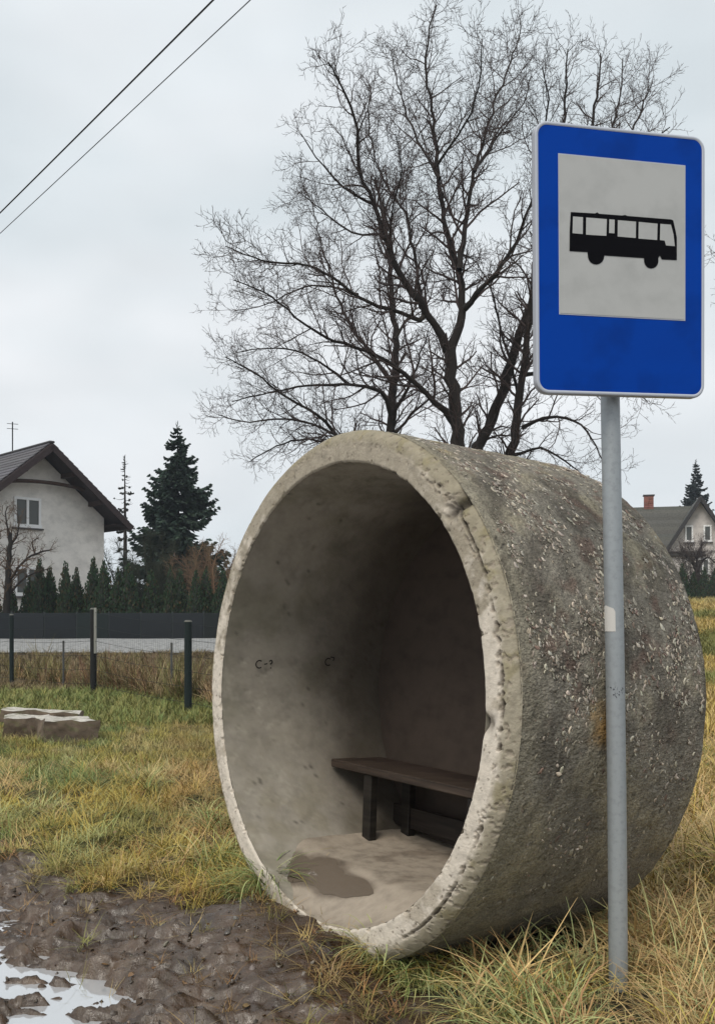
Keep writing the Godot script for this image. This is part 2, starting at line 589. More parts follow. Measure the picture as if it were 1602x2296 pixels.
func ground() -> void:
	var xs := axis_steps(-2.3, 1.5, 0.014, -300.0, 300.0, 1.07)
	var ds := axis_steps(3.2, 6.0, 0.014, -30.0, 420.0, 1.055)
	var nx := xs.size()
	var nd := ds.size()
	var pts := PackedVector3Array()
	var cols := PackedColorArray()
	var mask := PackedFloat32Array()
	for b in nd:
		for a in nx:
			var x := xs[a]
			var d := ds[b]
			var m := mud_mask(x, d) if d < 9.5 else 0.0
			mask.append(m)
			pts.append(Vector3(x, gh(x, d), -d))
			var k := n_mid.get_noise_2d(x * 0.7, d * 0.7)
			var k2 := n_hi.get_noise_2d(x * 0.5, d * 0.5)
			var earth := Color(0.080, 0.048, 0.027) * (1.0 + 0.55 * k2 + 0.35 * n_mid.get_noise_2d(x * 2.5, d * 3.5)) + Color(0.02, 0.018, 0.016) * k
			var turf := Color(0.088, 0.074, 0.036).lerp(Color(0.07, 0.075, 0.032), clampf(0.5 + k, 0, 1)) * (1.0 + 0.3 * k2)
			if x > 0.0 and d < 7.0: turf = turf.lerp(Color(0.045, 0.036, 0.024), 0.7)
			if d > 9.0:
				var straw := Color(0.27, 0.20, 0.085).lerp(Color(0.16, 0.15, 0.06), clampf(0.4 + n_lo.get_noise_2d(x * 1.5, d * 1.5) * 1.5, 0, 1))
				turf = turf.lerp(straw, sstep(9.0, 16.0, d) * sstep(0.0, 6.0, x))
				turf = turf.lerp(Color(0.11, 0.075, 0.055), sstep(21.0, 24.0, d) * sstep(-1.0, -3.0, x) * 0.8)
			cols.append(turf.lerp(earth, sstep(0.1, 0.6, m)))
	var soil := MB.new()
	soil.grid(nx, nd, pts, cols, false, false)
	# the same sheet, its wet cells in the mud's own material
	var wet := PackedInt32Array()
	var dry := PackedInt32Array()
	for k in range(0, soil.i.size(), 3):
		var a := soil.i[k]
		if mask[a] > 0.5:
			wet.append(a); wet.append(soil.i[k + 1]); wet.append(soil.i[k + 2])
		else:
			dry.append(a); dry.append(soil.i[k + 1]); dry.append(soil.i[k + 2])
	for q in soil.n.size():
		if soil.n[q].y < 0: soil.n[q] = -soil.n[q]
	soil.i = dry
	var g := part("ground", soil.mesh(), M.soil)
	tag(g, "uneven meadow ground with dry winter turf", "", "", "structure")
	var mud := MB.new()
	var map := {}
	for q in wet:
		if not map.has(q):
			map[q] = mud.v.size()
			mud.v.append(soil.v[q]); mud.n.append(soil.n[q]); mud.c.append(soil.c[q])
		mud.i.append(map[q])
	var md := part("mud", mud.mesh(), M.mud)
	tag(md, "churned wet brown mud in front of the concrete shelter", "", "", "structure")
	# rain water standing in the ruts
	var pool := MB.new()
	pool.quad(Vector3(-5.2, -0.050, -1.2), Vector3(-0.3, -0.050, -1.2), Vector3(-0.3, -0.050, -5.6), Vector3(-5.2, -0.050, -5.6), Color.WHITE)
	var wt := part("puddle", pool.mesh(), M.water)
	tag(wt, "rain puddle reflecting the sky among the mud clods", "", "", "structure")

func road() -> void:
	var mb := MB.new()
	var n := 60
	var pts := PackedVector3Array()
	var cols := PackedColorArray()
	for b in 12:
		for a in n:
			var x := lerpf(-45.0, 4.0, float(a) / (n - 1))
			var near := 30.0 - (x + 8.0) * 0.05
			var far := 37.4 + (x + 8.0) * 0.12
			var d := lerpf(near, far, b / 11.0)
			pts.append(Vector3(x, gh(x, d) + 0.03 + 0.02 * sin(b / 11.0 * PI), -d))
			var k := 1.0 + 0.08 * n_mid.get_noise_2d(x * 0.4, d)
			cols.append(Color(k, k, k))
	mb.grid(n, 12, pts, cols)
	for q in mb.n.size():
		if mb.n[q].y < 0: mb.n[q] = -mb.n[q]
	tag(part("road", mb.mesh(), M.road), "pale concrete road in front of the dark fence", "", "", "structure")

func far_woods() -> void:
	# the wooded skyline behind the village, one far mass
	rng.seed = 77
	var mb := MB.new()
	for k in 2600:
		var x := rng.randf_range(-230.0, 230.0)
		var d := rng.randf_range(190.0, 215.0)
		var g := gh(x, d)
		var hh := 4.0 + 2.5 * n_lo.get_noise_2d(x * 1.0, 0.0)
		var y := g + hh * sqrt(rng.randf())
		var s := rng.randf_range(0.6, 1.7)
		var p := Vector3(x, y, -d)
		var a := Vector3(rng.randfn(), rng.randfn(), rng.randfn()).normalized() * s
		var b := Vector3(rng.randfn(), rng.randfn(), rng.randfn()).normalized() * s
		mb.tri(p, p + a, p + b, vary(Color(0.06, 0.055, 0.045), 0.3))
	tag(part("distant_wood", mb.mesh(), M.leaf), "grey brown wood along the far skyline", "wood", "", "stuff")

# ------------------------------------------------------------------ the shelter
func ring_point(phi: float, a: float, r: float) -> Vector3:    # phi from the crown towards the right
	return ring_c + ring_ax * a + (ring_u * cos(phi) + ring_s * sin(phi)) * r

func shelter() -> void:
	rng.seed = 3
	var foot := ring_point(PI, LENGTH * 0.5, RO)
	var root := base("bus_shelter", foot, "round bus shelter made of one large weathered concrete pipe ring", "bus shelter")
	var nf := noise(31, 1.0, FastNoiseLite.TYPE_SIMPLEX_SMOOTH, 4)
	var am := ArrayMesh.new()
	# outer skin
	var nu := 520
	var nv := 84
	var pts := PackedVector3Array()
	var cols := PackedColorArray()
	for b in nv:
		for k in nu:
			var phi := TAU * k / nu
			var front := 0.041 + 0.03 * sstep(0.0, -0.6, sin(phi))
			var a := lerpf(front, LENGTH, float(b) / (nv - 1))
			var e := Vector3(cos(phi) * RO, sin(phi) * RO, a)
			var big := nf.get_noise_3dv(e * 2.2)
			var mid := nf.get_noise_3dv(e * 9.0)
			var fine := nf.get_noise_3dv(e * 34.0)
			var r := RO + 0.007 * big + 0.006 * mid + 0.004 * fine
			r -= 0.012 * sstep(0.4, 0.62, mid)                   # spalls
			var edge := minf(a - front + 0.02, LENGTH - a)
			r -= 0.012 * sstep(0.05, 0.0, edge) * (0.4 + 0.6 * mid)
			pts.append(ring_point(phi, a, r) - foot)
			# lichen and dirt lie in drifts over the upper flank
			var up := cos(phi)
			var streak := nf.get_noise_2d(a * 22.0 + 3.0 * big, phi * RO * 2.2) + 0.5 * nf.get_noise_2d(a * 60.0, phi * RO * 5.0 + 9.0)
			var col := Color(0.25, 0.228, 0.188)
			col = col.lerp(Color(0.31, 0.275, 0.20), sstep(0.0, 0.5, big + 0.25 * mid))
			var grime := sstep(-0.15, 0.35, nf.get_noise_3dv(e * Vector3(3.0, 3.0, 4.5) + Vector3(5, 0, 0)) + 0.15 * fine) * sstep(-0.85, 0.1, up) * sstep(1.02, 0.75, up)
			col = col.lerp(Color(0.105, 0.092, 0.075), 0.75 * grime)
			col = col.lerp(Color(0.16, 0.09, 0.07), 0.5 * sstep(0.18, 0.5, nf.get_noise_3dv(e * 6.0 + Vector3(0, 8, 2))) * sstep(-0.4, 0.2, up))
			col = col.lerp(Color(0.32, 0.24, 0.10), 0.6 * sstep(0.1, 0.5, nf.get_noise_3dv(e * 4.0 + Vector3(0, 0, 9))) * sstep(0.7, 0.95, up))
			col = col.lerp(Color(0.40, 0.22, 0.05), 0.7 * sstep(0.13, 0.03, Vector2((phi - 1.62) * RO, a - 0.5).length() + 0.06 * mid))
			col = col.lerp(Color(0.30, 0.27, 0.20), 0.6 * sstep(0.16, 0.02, a - 0.055 + 0.05 * mid))
			col *= 1.0 + 0.30 * fine + 0.18 * mid + 0.42 * streak * sstep(-0.95, -0.2, up)
			col = col.lerp(Color(0.07, 0.06, 0.05), 0.8 * sstep(0.40, 0.5, nf.get_noise_3dv(e * 28.0 + Vector3(2, 2, 8))))
			cols.append(col)
	var outer := MB.new()
	outer.grid(nu, nv, pts, cols, true, true)
	outer.mesh(am)
	# the worn front rim: a flat face, on the right a chipped joint, then a shoulder that rolls into the flank
	pts = PackedVector3Array()
	cols = PackedColorArray()
	var nr := 1300
	var rows := 36
	for b in rows:
		var t := float(b) / (rows - 1)
		for k in nr:
			var phi := TAU * k / nr
			var ps := phi if phi < PI else phi - TAU
			var r := lerpf(RI, RO - 0.001, t)
			var e := Vector3(cos(phi) * r, sin(phi) * r, 0.0)
			var w1 := nf.get_noise_3dv(e * 3.0)
			var w2 := nf.get_noise_3dv(e * 15.0)
			var w3 := nf.get_noise_3dv(e * 50.0)
			var w4 := nf.get_noise_3dv(e * 24.0 + Vector3(4, 4, 4))
			var joint := sstep(0.3, 0.75, ps) * sstep(2.85, 2.3, ps)
			var left := sstep(0.0, -0.6, sin(phi))
			var tj := 0.57 + 0.08 * w1 + 0.022 * w2 + 0.010 * w3      # where the joint runs
			var a := 0.010 * pow(maxf(0.0, 1.0 - t / 0.07), 2.0)
			var roll := maxf(0.0, (t - 0.55) / 0.45)
			a += (0.042 + 0.03 * left) * pow(roll, 2.6) + 0.006 * sstep(tj, tj + 0.04, t) * joint
			var open := joint * sstep(-0.15, 0.35, w1 + 0.7 * w4)
			var groove := open * sstep(0.045, 0.012, absf(t - tj - 0.02))
			a += 0.015 * groove
			var chip := sstep(0.24, 0.29, w4 + 0.3 * w3) * sstep(0.42, 0.5, t) * (0.35 + 0.65 * joint)
			a += chip * (0.007 + 0.006 * w3)
			var nick := sstep(0.30, 0.36, w2) * sstep(0.16, 0.05, t)
			a += nick * 0.012
			var notch := exp(-pow((ps - 0.83 + 0.02 * w2) / 0.028, 2.0)) * sstep(0.15, 0.45, t + 0.2 * w2)
			var notch2 := exp(-pow((ps - 1.62) / 0.03, 2.0)) * sstep(0.5, 0.2, t)
			a += 0.045 * notch + 0.018 * notch2 + 0.0008 * w3 + 0.003 * w1
			r += 0.004 * w2 * sstep(0.2, 0.0, t) + 0.012 * notch2 * sstep(0.2, 0.0, t)
			pts.append(ring_point(phi, a, r) - foot)
			var col := Color(0.66, 0.59, 0.50).lerp(Color(0.47, 0.41, 0.33), sstep(0.1, 0.5, w1 + 0.5 * w2))
			col = col.lerp(Color(0.30, 0.26, 0.195), 0.8 * sstep(0.1, 0.75, cos(phi) + 0.5 * w2 + 0.5 * w1))
			col = col.lerp(Color(0.30, 0.265, 0.19), 0.8 * sstep(0.5, 0.75, t + 0.15 * w2))
			col = col.lerp(Color(0.24, 0.205, 0.10), 0.5 * sstep(0.55, 0.7, t) * sstep(0.05, 0.35, nf.get_noise_3dv(e * 7.0 + Vector3(0, 0, 4))))
			col = col.lerp(Color(0.35, 0.30, 0.24), 0.7 * chip)
			col = col.lerp(Color(0.05, 0.04, 0.03), 0.92 * groove)
			col = col.lerp(Color(0.05, 0.042, 0.035), clampf(0.9 * notch + 0.5 * notch2, 0, 1))
			col = col.lerp(Color(0.16, 0.13, 0.10), 0.7 * sstep(0.42, 0.48, nf.get_noise_3dv(e * 30.0 + Vector3(7, 0, 0))))
			cols.append(col * (1.0 + 0.10 * w3))
	var rim := MB.new()
	rim.grid(nr, rows, pts, cols, true, true)
	rim.mesh(am)
	# the inside
	pts = PackedVector3Array()
	cols = PackedColorArray()
	nu = 360
	nv = 60
	for b in nv:
		var a := lerpf(0.012, LENGTH, float(b) / (nv - 1))
		for k in nu:
			var phi := TAU * k / nu
			var e := Vector3(cos(phi) * RI, sin(phi) * RI, a)
			var w1 := nf.get_noise_3dv(e * 2.0 + Vector3(3, 3, 3))
			var w2 := nf.get_noise_3dv(e * 8.0)
			var w3 := nf.get_noise_3dv(e * 30.0)
			pts.append(ring_point(phi, a, RI - 0.002 * w1 + 0.0015 * w2 + 0.004 * sstep(0.42, 0.6, w2 + 0.3 * w3)) - foot)
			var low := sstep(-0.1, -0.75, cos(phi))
			var col := Color(0.37, 0.335, 0.28)
			col = col.lerp(Color(0.30, 0.275, 0.215), sstep(-0.1, 0.5, w1))
			col = col.lerp(Color(0.42, 0.385, 0.32), 0.8 * sstep(0.22, 0.32, w2 + 0.5 * w3) * sstep(0.25, -0.3, cos(phi)) * sstep(0.75, 0.1, a))
			col = col.lerp(Color(0.09, 0.08, 0.065), 0.8 * sstep(0.5, 0.62, nf.get_noise_3dv(e * 11.0 + Vector3(9, 0, 0))))
			col = col.lerp(Color(0.27, 0.24, 0.175), 0.6 * low * sstep(-0.2, 0.4, nf.get_noise_3dv(e * 5.0)))
			# interior shade painted into the colour: darker brown towards the back
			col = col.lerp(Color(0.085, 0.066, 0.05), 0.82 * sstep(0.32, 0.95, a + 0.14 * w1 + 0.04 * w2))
			cols.append(col * (1.0 + 0.12 * w3))
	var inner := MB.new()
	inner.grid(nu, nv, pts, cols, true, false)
	# and the closing edge behind
	var ip := PackedVector3Array()
	var ic := PackedColorArray()
	for b in 2:
		for k in 200:
			ip.append(ring_point(TAU * k / 200.0, LENGTH - 0.001, RI if b == 0 else RO - 0.012) - foot)
			ic.append(Color(0.25, 0.23, 0.19))
	inner.grid(200, 2, ip, ic, true, false)
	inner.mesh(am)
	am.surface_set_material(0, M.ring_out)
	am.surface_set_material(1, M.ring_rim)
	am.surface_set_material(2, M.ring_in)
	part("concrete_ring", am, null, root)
	# gravel laid bare on the weathered flank
	var stone := MB.new()
	var sp := PackedVector3Array()
	var sc := PackedColorArray()
	for b in 5:
		for k in 7:
			var th := PI * b / 4.0
			var ph := TAU * k / 7.0
			sp.append(Vector3(sin(th) * cos(ph) * (1.0 + 0.28 * sin(k * 2.3 + b)), cos(th) * 0.55 + 0.12 * sin(k * 2.0 + b * 1.3) * sin(th), sin(th) * sin(ph) * (1.0 + 0.25 * cos(k * 1.7 + b))))
			sc.append(Color.WHITE)
	stone.grid(7, 5, sp, sc, true, true)
	var xf := []
	var pc := PackedColorArray()
	while xf.size() < 15000:
		var phi := rng.randf_range(-1.5, 2.25)
		var a := rng.randf_range(0.10, LENGTH - 0.02)
		var e := Vector3(cos(phi) * RO, sin(phi) * RO, a)
		var dens := sstep(-0.25, 0.4, nf.get_noise_3dv(e * 3.2 + Vector3(2, 7, 1)))
		dens *= 0.15 + 0.85 * sstep(-0.45, 0.25, cos(phi)) * sstep(0.99, 0.8, cos(phi))
		if rng.randf() > dens + 0.05: continue
		var out := ring_u * cos(phi) + ring_s * sin(phi)
		var tng := (ring_ax * rng.randfn() * 0.6 + out.cross(ring_ax) * (1.0 + 0.3 * rng.randfn())).normalized()
		var size := 0.0016 + 0.0085 * pow(rng.randf(), 5.0)
		var b3 := Basis(tng, out, tng.cross(out)).orthonormalized().scaled_local(Vector3(size * rng.randf_range(0.9, 2.0), size * rng.randf_range(0.45, 0.9), size * rng.randf_range(0.7, 1.1)))
		xf.append(Transform3D(b3, ring_point(phi, a, RO + 0.0012 - size * 0.15) - foot))
		var t := rng.randf()
		pc.append(vary(Color(0.55, 0.49, 0.40) if t < 0.3 else Color(0.36, 0.32, 0.26) if t < 0.8 else Color(0.22, 0.16, 0.13), 0.25))
	many("gravel", stone.mesh(), M.pebble, xf, pc, root)
	# cement floor, falling towards the mouth
	pts = PackedVector3Array()
	cols = PackedColorArray()
	for b in 90:
		var a := lerpf(0.008, LENGTH - 0.07, b / 89.0)
		for k in 130:
			var low := floor_level(a)
			var half := sqrt(RI * RI - (low + 0.05) * (low + 0.05)) + 0.006
			var s := lerpf(-half, half, k / 129.0)
			var w1 := nf.get_noise_3d(s * 2.5, a * 2.5, 20.0)
			var w2 := nf.get_noise_3d(s * 12.0, a * 12.0, 20.0)
			var lift := 0.05 * pow(absf(s) / half, 4.0) + 0.004 * w1 + 0.002 * w2
			pts.append(ring_c + ring_ax * a + ring_s * s + ring_u * (low + lift) - foot)
			var col := Color(0.38, 0.32, 0.255).lerp(Color(0.25, 0.205, 0.16), sstep(0.0, 0.45, w1 + 0.3 * w2))
			var du := Vector2((s + 0.32) / 1.3, (a - 0.19) / 0.6)
			var an := du.angle()
			var edge := 0.235 + 0.06 * sin(an * 2.0 + 0.6) + 0.05 * sin(an * 3.0 + 2.0) + 0.03 * sin(an * 5.0) + 0.03 * w1
			col = col.lerp(Color(0.14, 0.11, 0.083), 0.85 * sstep(edge + 0.035, edge - 0.03, du.length()))
			cols.append(col * (1.0 + 0.12 * w2))
	var fl := MB.new()
	fl.grid(130, 90, pts, cols, false, false)
	for k in 129:                                             # its front face
		var p0 := pts[k]
		var p1 := pts[k + 1]
		var q0 := p0 - ring_u * (0.13 - 0.13 * pow(absf(k / 64.5 - 1.0), 2.0))
		var q1 := p1 - ring_u * (0.13 - 0.13 * pow(absf((k + 1) / 64.5 - 1.0), 2.0))
		fl.quad(p1, p0, q0 + ring_ax * 0.002, q1 + ring_ax * 0.002, Color(0.44, 0.38, 0.30))
	var slab := part("cement_floor", fl.mesh(), M.floor, root)
	# dark wet patch by the left of the mouth
	var wet := MB.new()
	pts = PackedVector3Array()
	cols = PackedColorArray()
	for b in 9:
		for k in 64:
			var t := TAU * k / 64.0 + 0.02 * b
			var rr := (0.19 + 0.06 * sin(t * 2.0 + 0.6) + 0.05 * sin(t * 3.0 + 2.0) + 0.03 * sin(t * 5.0) + 0.012 * sin(t * 13.0)) * b / 8.0
			var s := -0.35 + cos(t) * rr * 1.2 + 0.12 * maxf(0.0, cos(t)) * b / 8.0
			var a := 0.19 + sin(t) * rr * 0.6
			var low := floor_level(a)
			var half := sqrt(RI * RI - (low + 0.05) * (low + 0.05)) + 0.006
			s = maxf(s, -half * 0.93)
			var fy := low + 0.05 * pow(absf(s) / half, 4.0) + 0.004 * nf.get_noise_3d(s * 2.5, a * 2.5, 20.0) + 0.002 * nf.get_noise_3d(s * 12.0, a * 12.0, 20.0)
			pts.append(ring_c + ring_ax * a + ring_s * s + ring_u * (fy + 0.0025) - foot)
			cols.append(Color.WHITE)
	wet.grid(64, 9, pts, cols, true, false)
	part("wet_patch", wet.mesh(), M.wet, slab)
	# the wall that closes the back, two cast panels with an open joint
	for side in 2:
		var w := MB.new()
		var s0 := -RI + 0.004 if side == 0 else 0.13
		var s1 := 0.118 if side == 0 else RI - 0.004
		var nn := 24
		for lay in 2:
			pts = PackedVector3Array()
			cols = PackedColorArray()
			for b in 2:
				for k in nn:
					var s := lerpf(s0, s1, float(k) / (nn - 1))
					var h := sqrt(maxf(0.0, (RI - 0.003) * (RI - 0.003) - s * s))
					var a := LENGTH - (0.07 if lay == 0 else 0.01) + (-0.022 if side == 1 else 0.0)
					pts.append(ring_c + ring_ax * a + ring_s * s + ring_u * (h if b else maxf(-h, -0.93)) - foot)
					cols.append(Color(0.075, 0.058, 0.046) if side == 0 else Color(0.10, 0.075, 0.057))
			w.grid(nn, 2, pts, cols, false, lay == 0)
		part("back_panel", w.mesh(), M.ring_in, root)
	# scratched and smoked marks on the inside of the wall
	for mk in [[[-1.49, 0.235], 0], [[-1.47, 0.70], 1]]:
		var g := MB.new()
		var ph: float = mk[0][0]
		var aa: float = mk[0][1]
		var strokes := []
		var c1 := []
		for q in 9:
			var t := deg_to_rad(50.0 + 260.0 * q / 8.0)
			c1.append(Vector2(cos(t) * 0.022, sin(t) * 0.022))
		strokes.append(c1)
		if mk[1] == 0:
			strokes.append([Vector2(0.032, 0.0), Vector2(0.052, 0.004)])
			strokes.append([Vector2(0.062, 0.018), Vector2(0.078, 0.024), Vector2(0.084, 0.012), Vector2(0.07, 0.0)])
			strokes.append([Vector2(0.073, -0.018), Vector2(0.079, -0.022)])
		else:
			strokes.append([Vector2(0.012, 0.03), Vector2(0.04, 0.026), Vector2(0.034, 0.006)])
		for st in strokes:
			for q in st.size() - 1:
				var u: Vector2 = st[q]
				var v: Vector2 = st[q + 1]
				var nrm := (v - u).orthogonal().normalized() * 0.0035
				var cn := []
				for w2 in [u - nrm, u + nrm, v + nrm, v - nrm]:
					cn.append(ring_point(ph + w2.y / RI, aa + w2.x, RI - 0.006) - foot)
				g.quad(cn[0], cn[1], cn[2], cn[3], Color(0.02, 0.018, 0.016))
		part("scrawl", g.mesh(), M.paint, root)

func floor_level(a: float) -> float:
	return lerpf(-1.04, -0.875, sstep(-0.04, 0.36, a))

func bench() -> void:
	rng.seed = 4
	var hs := -0.45
	var foot := ring_c + ring_ax * 0.82 - ring_s * 0.17 + ring_u * floor_level(0.8)
	var root := base("bench", foot, "dark wooden bench fixed across the inside of the concrete shelter", "bench")
	var bas := Basis(ring_s, ring_u, -ring_ax).orthonormalized()
	for k in 2:
		var mb := MB.new()
		var a := 0.745 if k == 0 else 0.925
		var half := sqrt(RI * RI - (hs - 0.045) * (hs - 0.045)) - 0.012
		mb.box(ring_c + ring_ax * a + ring_u * (hs - 0.022 - 0.004 * k) - foot, Vector3(half * 2.0, 0.045, 0.172), bas, Color(0.075, 0.056, 0.047) * (1.0 - 0.1 * k), 0.006)
		part("seat_plank", mb.mesh(), M.plank, root)
	for s in [-0.575, 0.27]:
		for a in [0.70, 0.97]:
			var mb := MB.new()
			var h := hs - 0.046 - floor_level(a)
			mb.box(ring_c + ring_ax * a + ring_s * s + ring_u * (floor_level(a) + h * 0.5) - foot, Vector3(0.07, h, 0.05), bas, Color(0.03, 0.024, 0.02), 0.004)
			part("leg", mb.mesh(), M.plank, root)
	var rail := MB.new()
	rail.box(ring_c + ring_ax * 0.97 + ring_s * -0.15 + ring_u * (hs - 0.3) - foot, Vector3(1.1, 0.12, 0.024), bas, Color(0.035, 0.027, 0.022), 0.004)
	part("stretcher", rail.mesh(), M.plank, root)

# ------------------------------------------------------------------ the bus stop sign
func round_rect(w: float, h: float, r: float) -> PackedVector2Array:
	var p := PackedVector2Array()
	for q in 4:
		var c: Vector2 = Vector2(w * 0.5 - r, h * 0.5 - r) * [Vector2(1, 1), Vector2(-1, 1), Vector2(-1, -1), Vector2(1, -1)][q]
		for k in 9:
			var t := PI * 0.5 * (q + k / 8.0)
			p.append(c + Vector2(cos(t), sin(t)) * r)
	return p

func sheet(poly: PackedVector2Array, z: float) -> ArrayMesh:
	var mb := MB.new()
	var t := Geometry2D.triangulate_polygon(poly)
	for k in poly.size():
		mb.v.append(Vector3(poly[k].x, poly[k].y, z)); mb.n.append(Vector3.BACK); mb.c.append(Color.WHITE)
	for k in range(0, t.size(), 3):
		var a := poly[t[k]]
		var b := poly[t[k + 1]]
		var c := poly[t[k + 2]]
		mb.i.append(t[k])
		if (b - a).cross(c - a) > 0: mb.i.append(t[k + 2]); mb.i.append(t[k + 1])
		else: mb.i.append(t[k + 1]); mb.i.append(t[k + 2])
	return mb.mesh()

func fld(x: float, y: float) -> Vector2:                       # a point of the pictogram on the plate
	var u := (x - 397.0) / 883.0
	var top := 355.0 + 85.0 * u
	var v := (y - top) / (1132.0 - 47.0 * u)
	return Vector2(lerpf(-0.2512, 0.2589, u), lerpf(0.3723, -0.1951, v))

func bus_sign() -> void:
	var d := 3.5
	var c := at(1392.9, 589.9, d)
	var foot := Vector3(at(1385.0, 2150.0, d + 0.115).x, 0.0, -d)
	foot.y = gh(foot.x, d) - 0.1
	foot.z = c.z - 0.115
	var root := base("bus_stop_sign", foot, "blue bus stop sign on a grey steel post in front of the shelter", "road sign")
	var y := 0.2401
	var p := -0.0443
	var r := 0.0277
	# turned to the left, leaning and tilted a little, as it was put up
	var ry := Basis(Vector3(cos(y), 0, -sin(y)), Vector3.UP, Vector3(sin(y), 0, cos(y)))
	var rx := Basis(Vector3.RIGHT, Vector3(0, cos(p), -sin(p)), Vector3(0, sin(p), cos(p)))
	var rz := Basis(Vector3.BACK, r)
	var xf := Transform3D(ry * rx * rz, c - foot)
	var w := 0.6926
	var h := 0.9745
	# folded plate: rounded rim with depth
	var prof := [[0.010, -0.028], [0.0, -0.026], [0.0, -0.002], [0.002, 0.0015], [0.006, 0.003], [0.011, 0.0025], [0.014, 0.0]]
	var pts := PackedVector3Array()
	var cols := PackedColorArray()
	var cnt := 36
	for b in prof.size():
		var ins: float = prof[b][0]
		for q in round_rect(w - ins * 2.0, h - ins * 2.0, 0.05 - ins):
			pts.append(Vector3(q.x, q.y, prof[b][1]))
			cols.append(Color.WHITE if b > 2 else Color(0.75, 0.72, 0.7))
	var pm := MB.new()
	pm.grid(cnt, prof.size(), pts, cols, true, false)
	var am := pm.mesh()
	var back := MB.new()
	var poly := round_rect(w - 0.03, h - 0.03, 0.036)
	var tr := Geometry2D.triangulate_polygon(poly)
	for q in poly: back.v.append(Vector3(q.x, q.y, -0.004)); back.n.append(Vector3.FORWARD); back.c.append(Color(0.6, 0.6, 0.6))
	back.i = tr
	back.mesh(am)
	am.surface_set_material(0, M.rim)
	am.surface_set_material(1, M.zinc)
	var plate := part("sign_plate", am, null, root, xf)
	part("blue_face", sheet(round_rect(w - 0.026, h - 0.026, 0.038), 0.0006), M.blue, plate)
	var edge := PackedVector2Array([Vector2(-0.2555, -0.1995), Vector2(0.2630, -0.1995), Vector2(0.2630, 0.3765), Vector2(-0.2555, 0.3765)])
	part("pale_outline", sheet(edge, 0.0018), M.rim, plate)
	var inn := PackedVector2Array([Vector2(-0.2512, -0.1951), Vector2(0.2589, -0.1951), Vector2(0.2589, 0.3723), Vector2(-0.2512, 0.3723)])
	part("white_field", sheet(inn, 0.003), M.field, plate)
	var body := PackedVector2Array()
	for q in [[472, 765], [640, 774], [655, 766], [668, 776], [830, 788], [850, 784], [868, 791], [1180, 815], [1196, 822], [1213, 895], [1222, 940], [1222, 1103], [1112, 1099], [1106, 1085], [1098, 1072], [1088, 1088]]:
		body.append(fld(q[0], q[1]))
	for k in 9:
		var t := deg_to_rad(10.0 + 160.0 * k / 8.0)
		body.append(fld(1037 + cos(t) * 52, 1108 + sin(t) * 56))
	for q in [[984, 1090], [705, 1073]]: body.append(fld(q[0], q[1]))
	for k in 9:
		var t := deg_to_rad(0.0 + 175.0 * k / 8.0)
		body.append(fld(646 + cos(t) * 57, 1078 + sin(t) * 60))
	for q in [[586, 1050], [462, 1043], [464, 900]]: body.append(fld(q[0], q[1]))
	part("bus_symbol", sheet(body, 0.0042), M.black, plate)
	for wn in [[[486, 797], [555, 802], [553, 922], [482, 916]], [[577, 804], [721, 815], [717, 934], [575, 926]], [[738, 816], [776, 819], [774, 916], [736, 913]], [[798, 822], [927, 832], [925, 948], [796, 938]], [[946, 834], [1081, 846], [1078, 962], [944, 952]], [[1101, 847], [1178, 853], [1196, 920], [1206, 1005], [1142, 1000], [1132, 966], [1098, 962]]]:
		var wp := PackedVector2Array()
		for q in wn: wp.append(fld(q[0], q[1]))
		part("bus_window", sheet(wp, 0.0054), M.field, plate)
	# the post, leaning as it stands
	var top := c + xf.basis * Vector3(0, 0.36, -0.066) - foot
	top.z = 0.0
	var line := PackedVector3Array()
	var rad := PackedFloat32Array()
	for k in 24:
		var f := k / 23.0
		line.append(Vector3(0, 0, 0).lerp(top, f) + Vector3(0.004 * sin(f * 5.0), 0, 0))
		rad.append(0.036)
	var pmb := MB.new()
	pmb.tube(line, rad, 28, Color(0.36, 0.385, 0.405), true)
	var post := part("post", pmb.mesh(), M.zinc, root)
	# torn sticker, scuffs
	var st := MB.new()
	var ps := PackedVector3Array()
	var cs := PackedColorArray()
	var yc: float = at(0, 1386, d).y - foot.y
	for b in 8:
		for k in 8:
			var t := deg_to_rad(lerpf(183.0, 262.0 - (10.0 if b == 7 else 0.0), k / 7.0)) 
			var yy := yc + lerpf(-0.05, 0.05 - 0.012 * absf(k - 2.0) / 5.0, b / 7.0)
			var fx := Vector3.ZERO.lerp(top, yy / top.y)
			ps.append(Vector3(fx.x + 0.004 * sin(yy / top.y * 5.0) + cos(t) * 0.0375, yy, fx.z - sin(t) * 0.0375))
			cs.append(Color(0.62, 0.60, 0.57))
	st.grid(8, 8, ps, cs)
	part("sticker", st.mesh(), M.paint, post)
	rng.seed = 9
	var sf := MB.new()
	for k in 16:
		var yy: float = at(0, 1555 + rng.randfn() * 7.0, d).y - foot.y
		var t := deg_to_rad(270.0 + rng.randfn() * 26.0)
		var fx := Vector3.ZERO.lerp(top, yy / top.y) + Vector3(0.004 * sin(yy / top.y * 5.0), 0, 0)
		var dt := rng.randf_range(0.05, 0.2)
		var dy := rng.randf_range(0.0015, 0.005)
		var a := fx + Vector3(cos(t) * 0.0372, 0, -sin(t) * 0.0372)
		var b := fx + Vector3(cos(t + dt) * 0.0372, rng.randfn() * 0.006, -sin(t + dt) * 0.0372)
		sf.quad(a, b, b + Vector3(0, dy, 0), a + Vector3(0, dy, 0), Color(0.07, 0.07, 0.08))
	part("scuff", sf.mesh(), M.paint, post)
